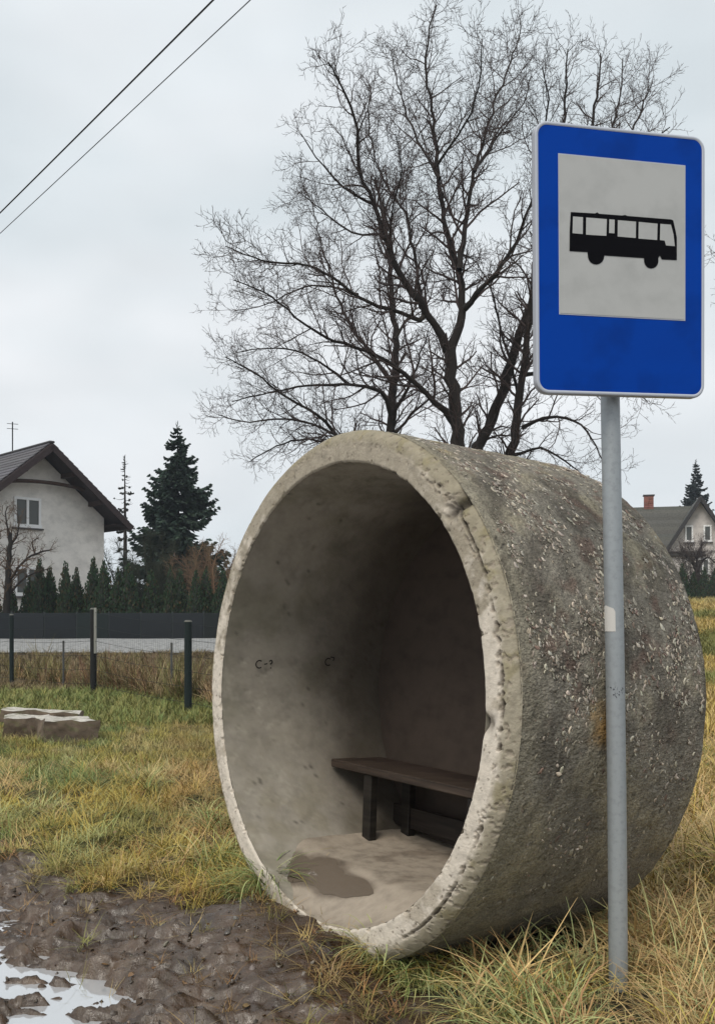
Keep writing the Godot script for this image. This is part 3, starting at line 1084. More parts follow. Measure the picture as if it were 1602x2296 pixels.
	for q in [0.25, -0.3]:
		var cl := MB.new()
		var cc := c + xf.basis * Vector3(0, q, -0.066) - foot
		var lp := PackedVector3Array()
		var lr := PackedFloat32Array()
		for k in 2:
			lp.append(Vector3(cc.x, cc.y + (k - 0.5) * 0.03, 0)); lr.append(0.041)
		cl.tube(lp, lr, 20, Color(0.45, 0.46, 0.47), true)
		cl.box(c + xf.basis * Vector3(0, q, -0.045) - foot, Vector3(0.10, 0.03, 0.075), xf.basis, Color(0.45, 0.46, 0.47), 0.003)
		part("clamp", cl.mesh(), M.zinc, root)

# ------------------------------------------------------------------ trees
func trees() -> void:
	bare_tree("bare_tree", "tallest bare tree with a forked dark trunk rising behind the shelter", 22.0, [
		[[1050, 1528], [1042, 1250], [1032, 1050], [1022, 940], [1013, 850], [1008, 781], [0.34, 0.15, 0.0]],
		[[1006, 790], [943, 682], [896, 609], [860, 526], [839, 458], [805, 380], [802, 292], [776, 219], [755, 172], [735, 140], [0.15, 0.018, -2.0]],
		[[1008, 790], [1028, 730], [1036, 677], [1026, 594], [1000, 515], [981, 385], [969, 271], [953, 146], [964, 60], [978, 12], [0.16, 0.016, 1.0]],
		[[1029, 605], [1045, 495], [1063, 385], [1089, 292], [1130, 172], [1160, 94], [1166, 50], [0.10, 0.014, 2.5]],
		[[1040, 692], [1070, 655], [1110, 614], [1157, 542], [1190, 453], [1235, 350], [0.10, 0.02, -1.5]],
		[[950, 700], [943, 719], [875, 693], [802, 667], [745, 620], [683, 594], [625, 588], [568, 578], [505, 552], [0.085, 0.012, -3.0]],
		[[1018, 950], [938, 865], [870, 812], [792, 776], [709, 745], [625, 677], [573, 646], [525, 628], [0.11, 0.012, -2.5]],
		[[944, 690], [927, 562], [906, 479], [875, 430], [844, 360], [826, 280], [830, 190], [0.07, 0.014, 2.0]],
		[[839, 458], [770, 420], [710, 350], [675, 300], [0.05, 0.012, -1.0]],
		[[802, 660], [700, 640], [600, 680], [520, 700], [0.045, 0.01, 1.5]],
		[[985, 400], [930, 300], [890, 190], [878, 110], [0.055, 0.012, 2.0]],
		[[979, 370], [1040, 280], [1070, 190], [1080, 90], [0.05, 0.012, -1.5]],
		[[1063, 385], [1120, 300], [1170, 230], [1190, 170], [0.05, 0.012, 1.5]],
		[[860, 526], [790, 520], [720, 470], [670, 430], [0.05, 0.012, 1.5]],
		[[870, 560], [880, 470], [900, 380], [885, 300], [0.045, 0.012, -2.0]],
	], 0.86, 1.0, 101, "")
	bare_tree("bare_tree", "slimmer bare tree with a thin straight trunk left of the forked tree", 27.0, [
		[[876, 1500], [876, 1100], [878, 901], [888, 812], [880, 677], [870, 562], [856, 470], [840, 400], [0.24, 0.03, 1.0]],
		[[876, 930], [854, 880], [782, 862], [667, 868], [599, 880], [521, 900], [0.075, 0.012, -2.0]],
		[[882, 860], [813, 771], [771, 698], [740, 609], [709, 500], [698, 443], [0.08, 0.012, 2.0]],
		[[872, 1070], [800, 1010], [755, 974], [709, 927], [625, 880], [568, 833], [505, 800], [0.10, 0.012, -2.5]],
		[[872, 1060], [780, 1010], [690, 985], [620, 1000], [560, 1035], [0.07, 0.012, 1.0]],
		[[880, 930], [915, 870], [945, 790], [960, 740], [0.07, 0.012, -1.0]],
		[[885, 970], [930, 920], [985, 880], [1040, 870], [0.06, 0.012, 2.0]],
		[[884, 760], [930, 690], [960, 610], [970, 560], [0.05, 0.012, 1.0]],
		[[782, 862], [700, 800], [620, 780], [530, 790], [0.05, 0.012, -1.0]],
		[[755, 974], [660, 940], [560, 945], [490, 930], [0.05, 0.012, 1.0]],
	], 1.1, 0.95, 102, "")
	bare_tree("bare_tree", "leaning many stemmed bare tree half hidden behind the blue sign", 24.0, [
		[[1080, 1520], [1066, 1050], [1075, 995], [1115, 911], [1157, 771], [1190, 682], [1230, 560], [1280, 420], [1320, 300], [1340, 200], [1345, 120], [0.24, 0.016, 1.0]],
		[[1130, 1505], [1138, 1060], [1146, 1010], [1167, 885], [1183, 745], [1200, 600], [1240, 420], [1262, 290], [1268, 190], [1272, 110], [0.24, 0.014, -1.0]],
		[[1168, 960], [1226, 935], [1286, 944], [1323, 982], [1352, 1035], [0.06, 0.012, -1.0]],
		[[1150, 1020], [1211, 1004], [1263, 1034], [1300, 1060], [0.05, 0.012, 1.0]],
		[[1195, 670], [1290, 560], [1380, 440], [1440, 340], [1500, 285], [0.09, 0.012, -2.0]],
		[[1280, 440], [1350, 340], [1385, 230], [1395, 130], [0.06, 0.012, 2.0]],
		[[1240, 420], [1225, 300], [1228, 200], [1215, 150], [0.05, 0.012, -1.0]],
		[[1330, 400], [1410, 300], [1450, 210], [1460, 180], [0.05, 0.012, 1.0]],
		[[1165, 900], [1130, 760], [1100, 650], [1070, 590], [0.05, 0.012, -1.0]],
		[[1175, 840], [1240, 830], [1330, 860], [1400, 850], [1450, 900], [0.06, 0.01, -1.0]],
	], 1.1, 0.9, 103, "")
	bare_tree("bare_tree", "bare tree at the right edge, only twig tips showing beside the sign", 21.0, [
		[[1790, 1490], [1785, 1100], [1770, 800], [1760, 500], [0.2, 0.03, 0.0]],
		[[1772, 800], [1720, 680], [1660, 600], [1618, 560], [0.06, 0.012, 0.0]],
	], 1.0, 0.9, 104, "")
	spruce("spruce_tree", "tall dark spruce beside the white gabled house on the left", at(398, 955, 56.0), 3.9, Color(0.036, 0.06, 0.042), 201, 0.0)
	spruce("spruce_tree", "sparse young conifer between the white house and the dark spruce", at(280, 1030, 60.0), 1.5, Color(0.06, 0.062, 0.05), 202, 0.97)
	spruce("spruce_tree", "spruce rising behind the grey roofed house on the right", at(1558, 1036, 100.0), 3.4, Color(0.03, 0.042, 0.04), 203, 0.15)
	# brown leafless shrubs
	shrub("shrub", "brown leafless shrub below the dark spruce, beside the shelter", 492, 1185, 50.0, 2.2, Color(0.19, 0.125, 0.075), 301, 1.25)
	shrub("shrub", "dark bushy shrub under the spruce, beside the house corner", 330, 1180, 52.0, 2.4, Color(0.05, 0.055, 0.035), 302, 1.5)
	shrub("shrub", "grey twiggy bush in front of the grey roofed house", 1570, 1190, 64.0, 2.6, Color(0.075, 0.062, 0.055), 303, 1.0)
	# pruned fruit tree before the white house
	rng.seed = 305
	var d := 39.2
	bare_tree("fruit_tree", "pruned brown fruit tree in front of the white gabled house", d, [
		[[14, 1430], [18, 1330], [22, 1250], [24, 1195], [0.2, 0.09, 0.0]],
		[[20, 1310], [50, 1262], [85, 1240], [118, 1232], [0.085, 0.03, -0.4]],
		[[80, 1243], [72, 1215], [88, 1205], [0.045, 0.02, 0.3]],
		[[20, 1330], [62, 1292], [108, 1276], [0.075, 0.02, 0.5]],
		[[22, 1230], [42, 1190], [40, 1150], [0.06, 0.02, 0.4]],
		[[24, 1200], [14, 1165], [18, 1135], [0.06, 0.02, -0.4]],
		[[-16, 1420], [-14, 1300], [-8, 1200], [-4, 1150], [0.13, 0.05, 0.6]],
	], 0.95, 1.35, 305, "", 0.55, Color(0.11, 0.072, 0.045))
	rng.seed = 306
	bare_tree("fruit_tree", "low dark fruit tree with arched limbs near the right hand house", 66.0, [
		[[1562, 1350], [1562, 1300], [1560, 1275], [0.22, 0.17, 0.0]],
		[[1560, 1280], [1540, 1250], [1515, 1238], [0.11, 0.04, 0.0]],
		[[1562, 1280], [1575, 1255], [1590, 1250], [1602, 1262], [0.11, 0.04, 0.3]],
		[[1560, 1278], [1562, 1240], [1575, 1215], [0.1, 0.03, -0.4]],
		[[1560, 1278], [1545, 1235], [1540, 1215], [0.08, 0.03, 0.4]],
	], 1.0, 1.2, 306, "")

func spruce(called: String, label: String, tip: Vector3, spread: float, col: Color, seed_: int, sparse: float) -> void:
	rng.seed = seed_
	var d := -tip.z
	var foot := Vector3(tip.x, gh(tip.x, d), -d)
	var root := base(called, foot, label, "conifer")
	var hgt := tip.y - foot.y
	var tm := MB.new()
	tm.tube(PackedVector3Array([Vector3(0, -0.2, 0), Vector3(0.03, hgt * 0.5, 0), Vector3(0, hgt, 0)]), PackedFloat32Array([0.2, 0.12, 0.015]), 7, Color(0.06, 0.048, 0.04))
	part("trunk", tm.mesh(), M.bark, root)
	var mb := MB.new()
	var y := 0.25
	for k in 26:                                              # the leading shoot
		var q := Vector3(0, hgt - 0.9 * k / 26.0 + 0.15, 0)
		var dir := Vector3(rng.randfn() * 0.5, 1.0, rng.randfn() * 0.5).normalized()
		var w := dir.cross(Vector3(rng.randfn(), rng.randfn(), rng.randfn())).normalized() * 0.03
		mb.quad(q, q + dir * 0.12 + w, q + dir * 0.26, q + dir * 0.12 - w, vary(col, 0.4))
	while y < hgt * 0.88:
		var f := y / (hgt * 0.88)
		var l0 := spread * pow(f, 0.85) * 1.02 + 0.12
		var count := 8 + int(4 * f) if sparse < 0.5 else 5
		for b in count:
			var az := rng.randf() * TAU
			var l := l0 * (rng.randf_range(0.62, 1.12) if rng.randf() > 0.1 else 0.45)
			var out := Vector3(cos(az), 0, sin(az))
			var side := Vector3(-out.z, 0, out.x)
			var p := Vector3(0, hgt - y + rng.randf_range(-0.15, 0.15), 0)
			var steps := int(5 + l * 3.4)
			var line := PackedVector3Array()
			var rad := PackedFloat32Array()
			for k in steps + 1:
				var t := float(k) / steps
				var q := p + out * l * t + Vector3.UP * l * (-0.42 * t * (1.0 - 0.1 * f) + 0.40 * t * t * t)
				line.append(q); rad.append(lerpf(0.03, 0.006, t))
				if k == 0 or rng.randf() < sparse * 0.8: continue
				var reach := (l * 0.42 * (1.1 - t) + 0.22 * minf(1.0, 0.15 + 3.0 * f)) * (1.0 - 0.45 * sparse)
				for s in [-1.0, 1.0, 0.0]:
					for e in 3:
						var dir: Vector3 = (out * rng.randf_range(0.5, 1.0) + side * s * rng.randf_range(0.5, 1.0) + Vector3.DOWN * rng.randf_range(0.0, 0.65)).normalized()
						var len := reach * rng.randf_range(0.55, 1.1)
						var w := dir.cross(Vector3(rng.randfn(), rng.randfn(), rng.randfn())).normalized() * (0.06 + 0.09 * len)
						mb.quad(q, q + dir * len * 0.5 + w, q + dir * len, q + dir * len * 0.5 - w, vary(col, 0.4))
			mb.tube(line, rad, 3, Color(0.05, 0.045, 0.035))
		y += (0.26 + 0.3 * f) * (1.0 if sparse < 0.5 else 1.6)
	part("crown", mb.mesh(), M.leaf, root)

func shrub(called: String, label: String, x: float, top: float, d: float, spread: float, col: Color, seed_: int, density: float) -> void:
	rng.seed = seed_
	var foot := ground_at(x, d)
	var hgt := at(x, top, d).y - foot.y
	var root := base(called, foot, label, "shrub")
	var mb := MB.new()
	for k in 26:
		var az := rng.randf() * TAU
		var dir := Vector3(cos(az) * spread, hgt * rng.randf_range(0.7, 1.3), sin(az) * spread).normalized()
		shoot(mb, Vector3(cos(az), 0, sin(az)) * rng.randf() * spread * 0.5 + Vector3(0, -0.1, 0), dir, hgt * rng.randf_range(0.6, 1.0), 0.04, 1, 0.05, vary(col, 0.2), 0.16, density * 1.1)
	part("twigs", mb.mesh(), M.twig, root)

func hedges() -> void:
	# clipped columns of thuja
	var protos := []
	for v in 3:
		rng.seed = 400 + v
		var mb := MB.new()
		var core := MB.new()
		for k in 2100:
			var f := 1.0 - sqrt(rng.randf())
			var az := rng.randf() * TAU
			var r := 0.30 * pow(1.0 - f, 0.95) * (1.0 + 0.16 * sin(az * 3.0 + f * 9.0 + v)) * sstep(-0.12, 0.12, f) 
			var out := Vector3(cos(az), 0, sin(az))
			var p := out * r * rng.randf_range(0.7, 1.05) + Vector3.UP * f
			var dir := (out * 0.35 + Vector3.UP + Vector3(rng.randfn(), rng.randfn(), rng.randfn()) * 0.25).normalized()
			var l := rng.randf_range(0.025, 0.06)
			var w := dir.cross(Vector3(rng.randfn(), rng.randfn(), rng.randfn())).normalized() * l * 0.32
			var t := rng.randf()
			mb.quad(p, p + dir * l * 0.5 + w, p + dir * l, p + dir * l * 0.5 - w, vary(Color(0.034, 0.062, 0.03) if t < 0.8 else Color(0.075, 0.06, 0.03), 0.35))
		var pts := PackedVector3Array()
		var cols := PackedColorArray()
		for b in 9:
			for k in 12:
				var f := b / 8.0
				var r := 0.24 * pow(1.0 - f, 0.95) * (1.0 + 0.16 * sin(TAU * k / 12.0 * 3.0 + f * 9.0 + v)) * sstep(-0.15, 0.1, f)
				pts.append(Vector3(cos(TAU * k / 12.0) * r, f * 0.97, sin(TAU * k / 12.0) * r)); cols.append(Color(0.02, 0.026, 0.016))
		mb.grid(12, 9, pts, cols, true, true)
		var st := MB.new()
		st.tube(PackedVector3Array([Vector3(0, -0.05, 0), Vector3(0, 0.15, 0)]), PackedFloat32Array([0.02, 0.015]), 6, Color(0.06, 0.045, 0.035))
		protos.append([mb.mesh(), st.mesh()])
	rng.seed = 410
	var d := 40.4
	var row := [[66, 1290, 0.95], [90, 1252, 0.9], [112, 1268, 1.0], [148, 1256, 0.8], [172, 1272, 1.0], [210, 1246, 0.85], [234, 1254, 0.95], [266, 1272, 1.0], [288, 1262, 1.1], [338, 1275, 1.15], [382, 1268, 0.8], [404, 1275, 1.0], [440, 1276, 0.9], [462, 1270, 1.0], [500, 1275, 1.0], [540, 1270, 1.0], [25, 1300, 1.0], [-20, 1280, 1.1]]
	var says := ["low thuja right of the fruit tree's trunk", "pointed thuja under the upper left window of the white house", "broad dark thuja right of the first pointed one", "slim thuja alone before the pale wall, with a light gap on its right", "squat brown tinged thuja beside the slim one", "tallest pointed thuja at the house's right corner", "pointed thuja just right of the tallest one", "broad thuja standing behind the middle fence post line", "wide rounded thuja under the dark shrub", "broad brownish thuja midway between house and shelter", "slim pointed thuja right of the broad brownish one", "broad thuja paired with the slim one on its left", "dark thuja second from the shelter's rim", "dark thuja nearest to the shelter's rim", "thuja mostly hidden behind the shelter's left rim", "thuja hidden behind the shelter's left rim, end of the row", "thuja at the foot of the fruit tree by the left edge", "thuja cut by the left edge of the picture"]
	for k in row.size():
		var f := ground_at(row[k][0], d + rng.randf_range(-0.3, 0.5))
		var root := base("thuja", f, says[k], "thuja", "thujas in a row behind the dark fence")
		var hgt := at(0, row[k][1], -f.z).y - f.y
		var v: Array = protos[k % 3]
		var b := Basis(Vector3.UP, rng.randf() * TAU).scaled(Vector3(hgt * row[k][2] * 0.80, hgt, hgt * row[k][2] * 0.80))
		part("crown", v[0], M.leaf, root, Transform3D(b, Vector3.ZERO))
		part("trunk", v[1], M.bark, root, Transform3D(b, Vector3.ZERO))
	var right := [[1506, 1268], [1528, 1262], [1553, 1280], [1577, 1270], [1600, 1274], [1626, 1268]]
	var rsay := ["dark conifer of the right hand hedge, hidden most by the shelter", "dark hedge conifer nearest to the shelter's right side", "dark hedge conifer under the low fruit tree's trunk", "dark hedge conifer right of the low fruit tree", "dark hedge conifer at the right edge of the picture", "dark hedge conifer just past the right edge"]
	for k in right.size():
		var f := ground_at(right[k][0], 62.0)
		var root := base("thuja", f, rsay[k], "thuja", "dark hedge across the dry field")
		var hgt := at(0, right[k][1], 62.0).y - f.y
		var v: Array = protos[k % 3]
		var b := Basis(Vector3.UP, rng.randf() * TAU).scaled(Vector3(hgt * 0.95, hgt, hgt * 0.95))
		part("crown", v[0], M.leaf, root, Transform3D(b, Vector3.ZERO))
		part("trunk", v[1], M.bark, root, Transform3D(b, Vector3.ZERO))

# ------------------------------------------------------------------ houses
func window_part(root: Node3D, c: Vector3, w: float, h: float, bas: Basis, panes: int, dark := false) -> void:
	var f := MB.new()
	var t := 0.12
	f.box(c + bas * Vector3(0, h * 0.5 - t * 0.5, 0.03), Vector3(w, t, 0.1), bas)
	f.box(c + bas * Vector3(0, -h * 0.5 + t * 0.7, 0.035), Vector3(w + 0.06, t * 1.4, 0.13), bas)
	for k in panes + 1:
		f.box(c + bas * Vector3(lerpf(-w * 0.5 + t * 0.5, w * 0.5 - t * 0.5, float(k) / panes), 0, 0.026), Vector3(t, h - t * 2.0, 0.09), bas)
	var wn := part("window", f.mesh(), M.white if not dark else M.wood, root)
	for k in panes:
		var g := MB.new()
		var pw := (w - t * (panes + 1)) / panes
		g.box(c + bas * Vector3(-w * 0.5 + t + pw * 0.5 + k * (pw + t), 0, 0.0), Vector3(pw + 0.02, h - t * 1.5, 0.03), bas, Color.WHITE)
		part("pane", g.mesh(), M.glass, wn)
	var sl := MB.new()
	sl.box(c + bas * Vector3(0, -h * 0.5 - 0.05, 0.05), Vector3(w + 0.2, 0.07, 0.2), bas, Color(0.12, 0.11, 0.11))
	part("sill", sl.mesh(), M.wood, wn)

func left_house() -> void:
	var d := 45.0
	var apex := at(108, 995, d)
	var psi := deg_to_rad(45.0)
	var bas := Basis(Vector3(cos(psi), 0, -sin(psi)), Vector3.UP, Vector3(sin(psi), 0, cos(psi)))   # x along the gable, z out of it
	var g := gh(apex.x, d) - 0.1
	var foot := Vector3(apex.x, g, apex.z)
	var root := base("white_house", foot, "white rendered house with steep gable and dark brown eaves on the left", "house")
	var top := apex.y - g
	var half := 3.5
	var over := 0.85
	var slope := 0.84
	var deep := 11.0
	var inset := 0.9                                          # the roof overhangs the gable
	var eave := top - slope * half - 0.28
	var B := func(x: float, y: float, z: float) -> Vector3: return bas * Vector3(x, y, z - 0.0)
	var wall := MB.new()
	var wc := Color(0.82, 0.785, 0.74)
	# gable with a real opening for each window would be behind the panes: the wall is built round them
	var ridge := top - 0.3
	var zf := -inset
	wall.quad(B.call(-half, 0, zf), B.call(-half, eave, zf), B.call(0, ridge, zf), B.call(0, 0, zf), wc)
	wall.quad(B.call(0, 0, zf), B.call(0, ridge, zf), B.call(half, eave, zf), B.call(half, 0, zf), wc)
	wall.quad(B.call(-half, 0, zf - deep), B.call(0, 0, zf - deep), B.call(0, ridge, zf - deep), B.call(-half, eave, zf - deep), wc)
	wall.quad(B.call(0, 0, zf - deep), B.call(half, 0, zf - deep), B.call(half, eave, zf - deep), B.call(0, ridge, zf - deep), wc)
	wall.quad(B.call(half, 0, zf), B.call(half, eave, zf), B.call(half, eave, zf - deep), B.call(half, 0, zf - deep), wc)
	wall.quad(B.call(-half, 0, zf), B.call(-half, 0, zf - deep), B.call(-half, eave, zf - deep), B.call(-half, eave, zf), wc)
	part("wall", wall.mesh(), M.render, root)
	var ang := atan(slope)
	var run := (half + over)
	var len := run / cos(ang)
	for s in [-1.0, 1.0]:
		var rb := bas * Basis(Vector3.BACK, -s * ang)
		var mid: Vector3 = bas * Vector3(s * run * 0.5, top - slope * run * 0.5 - 0.1, -deep * 0.5 - inset * 0.3)
		var rf := MB.new()
		rf.box(mid, Vector3(len, 0.16, deep + inset * 1.6), rb, Color(0.055, 0.04, 0.04))
		var roof := part("roof", rf.mesh(), M.wood, root)
		var tl := MB.new()
		var rows := 17
		for k in rows:                                         # courses of tiles, each lapped over the next
			var u: float = lerpf(-len * 0.5 + 0.16, len * 0.5 - 0.16, k / (rows - 1.0)) * s
			tl.box(mid + rb * Vector3(u, 0.125, 0), Vector3(len / rows + 0.06, 0.045, deep + inset * 1.6 - 0.12), rb * Basis(Vector3.BACK, s * 0.09), vary(Color(0.115, 0.11, 0.12), 0.12), 0.012)
		part("tile_courses", tl.mesh(), M.tile, roof).set_meta("kind", "stuff")
		var bb := MB.new()                                     # barge board
		bb.box(mid + rb * Vector3(0, -0.09, (deep + inset * 1.6) * 0.5 + 0.03), Vector3(len, 0.30, 0.06), rb, Color(0.05, 0.032, 0.032), 0.01)
		part("barge_board", bb.mesh(), M.wood, root)
		for q in [0.28, 0.62]:
			var pu := MB.new()
			pu.box(bas * Vector3(s * run * q, top - slope * run * q - 0.32, -inset * 0.45), Vector3(0.18, 0.22, inset + 0.5), bas, Color(0.07, 0.04, 0.035))
			part("purlin", pu.mesh(), M.wood, root)
		var so := MB.new()                                     # boxed eaves
		so.box(bas * Vector3(s * (half + over * 0.5 - 0.02), eave - 0.38, -deep * 0.5 - inset * 0.3), Vector3(over - 0.1, 0.08, deep + inset), bas, Color(0.05, 0.035, 0.035))
		part("eaves_board", so.mesh(), M.wood, root)
	# the arched tie beam under the point of the gable
	var arch := MB.new()
	var lp := PackedVector3Array()
	var lr := PackedFloat32Array()
	for k in 13:
		var t := lerpf(-1.0, 1.0, k / 12.0)
		lp.append(bas * Vector3(t * 2.1, top - 1.95 + 0.16 * (1.0 - t * t), -inset * 0.35)); lr.append(0.1)
	arch.tube(lp, lr, 6, Color(0.075, 0.045, 0.035), true)
	part("tie_beam", arch.mesh(), M.wood, root)
	var wx := (88.0 - 108.0) / FOCAL * d / cos(psi)
	var wy: float = at(0, 1148, d).y - g
	window_part(root, bas * Vector3(wx, wy, zf + 0.02), 1.35, 1.45, bas, 2)
	window_part(root, bas * Vector3(wx, wy - 3.3, zf + 0.02), 1.3, 1.4, bas, 2)
	var rm := MB.new()                                         # ridge
	rm.box(bas * Vector3(0, top + 0.05, -deep * 0.5 - inset * 0.3), Vector3(0.28, 0.1, deep + inset * 1.6), bas, Color(0.09, 0.085, 0.09), 0.03)
	part("ridge_cap", rm.mesh(), M.tile, root)
	var an := MB.new()                                         # aerial
	var ax := -3.75
	var foot2: Vector3 = bas * Vector3(0, top, ax)
	an.tube(PackedVector3Array([foot2, foot2 + Vector3(0, 1.6, 0)]), PackedFloat32Array([0.03, 0.03]), 6, Color(0.12, 0.12, 0.13), true)
	for q in [1.25, 1.5]:
		an.tube(PackedVector3Array([foot2 + Vector3(-0.25, q, 0.1), foot2 + Vector3(0.25, q, -0.1)]), PackedFloat32Array([0.015, 0.015]), 4, Color(0.12, 0.12, 0.13))
	part("aerial", an.mesh(), M.wire, root)

func right_house() -> void:
	var d := 76.0
	var apex := at(1568, 1120, d)
	var psi := deg_to_rad(-14.0)
	var bas := Basis(Vector3(cos(psi), 0, -sin(psi)), Vector3.UP, Vector3(sin(psi), 0, cos(psi)))
	var g := gh(apex.x, d) - 0.2
	var foot := Vector3(apex.x, g, apex.z)
	var root := base("grey_roofed_house", foot, "pale house with a steep grey roof and brick chimney on the right", "house")
	var top := apex.y - g
	# main body: its ridge runs to the left, the steep cross gable faces us
	var half := 2.5
	var drop := 4.0
	var wc := Color(0.60, 0.56, 0.53)
	var B := func(x: float, y: float, z: float) -> Vector3: return bas * Vector3(x, y, z)
	var e := top - drop
	var gw := MB.new()
	gw.quad(B.call(-half, 0, 0), B.call(-half, e, 0), B.call(0, top - 0.2, 0), B.call(0, 0, 0), wc)
	gw.quad(B.call(0, 0, 0), B.call(0, top - 0.2, 0), B.call(half, e, 0), B.call(half, 0, 0), wc)
	gw.quad(B.call(-half, 0, 0), B.call(-half, 0, -7), B.call(-half, e, -7), B.call(-half, e, 0), wc)
	gw.quad(B.call(half, 0, 0), B.call(half, e, 0), B.call(half, e, -7), B.call(half, 0, -7), wc)
	gw.box(B.call(-4.6, (e - 0.3) * 0.5, -4.2), Vector3(9.0, e - 0.3, 6.0), bas, wc)
	part("wall", gw.mesh(), M.render, root)
	var ang := atan(drop / half)
	var len := (half + 0.35) / cos(ang)
	for s in [-1.0, 1.0]:
		var rb := bas * Basis(Vector3.BACK, -s * ang)
		var rf := MB.new()
		rf.box(B.call(s * (half + 0.35) * 0.5, top - drop / half * (half + 0.35) * 0.5 + 0.12, -3.2), Vector3(len + 0.1, 0.16, 7.6), rb, Color(0.07, 0.07, 0.065), 0.03)
		var gr := part("roof", rf.mesh(), M.tile, root)
		var tl := MB.new()
		for k in 12:
			tl.box(B.call(s * (half + 0.35) * 0.5, top - drop / half * (half + 0.35) * 0.5 + 0.12, -3.2) + rb * Vector3(lerpf(-len * 0.46, len * 0.46, k / 11.0), 0.1, 0), Vector3(len / 12.0 + 0.03, 0.04, 7.5), rb, vary(Color(0.085, 0.085, 0.078), 0.15))
		part("tile_courses", tl.mesh(), M.tile, gr).set_meta("kind", "stuff")
		var bb := MB.new()
		bb.box(B.call(s * (half + 0.35) * 0.5, top - drop / half * (half + 0.35) * 0.5 + 0.04, 0.66), Vector3(len + 0.1, 0.26, 0.06), rb, Color(0.05, 0.047, 0.045))
		part("barge_board", bb.mesh(), M.wood, root)
	# main roof plane facing us, and the one behind
	var run := 4.2
	var fall := 4.4
	var a2 := atan(fall / run)
	for s in [-1.0, 1.0]:
		var rb := bas * Basis(Vector3.RIGHT, s * a2)
		var c: Vector3 = B.call(-4.7, top - 0.12 - fall * 0.5, -4.0 + s * run * 0.5)
		var rf := MB.new()
		rf.box(c, Vector3(10.2, 0.16, run / cos(a2) + 0.1), rb, Color(0.085, 0.083, 0.075), 0.03)
		var rr := part("roof", rf.mesh(), M.tile, root)
		var tl := MB.new()
		for k in 14:
			tl.box(c + rb * Vector3(0, 0.1, lerpf(-0.46, 0.46, k / 13.0) * run / cos(a2)), Vector3(10.1, 0.04, run / cos(a2) / 14.0 + 0.03), rb, vary(Color(0.10, 0.097, 0.085), 0.15))
		part("tile_courses", tl.mesh(), M.tile, rr).set_meta("kind", "stuff")
	var ch := MB.new()
	for k in 9:
		for q in 2:
			ch.box(B.call(-3.75 + 0.4 * (q - 0.5), top - 0.5 + k * 0.16, -4.0), Vector3(0.38, 0.14, 0.6), bas, vary(Color(0.26, 0.11, 0.085), 0.25), 0.01)
	ch.box(B.call(-3.75, top + 0.95, -4.0), Vector3(0.95, 0.1, 0.75), bas, Color(0.10, 0.09, 0.09), 0.01)
	part("chimney", ch.mesh(), M.brick, root)
	for wx in [-0.85, 0.55]:
		window_part(root, B.call(wx, at(0, 1196, d).y - g, 0.03), 0.62, 1.35, bas, 1, true)
	window_part(root, B.call(0.2, at(0, 1270, d).y - g, 0.03), 1.0, 1.3, bas, 2)

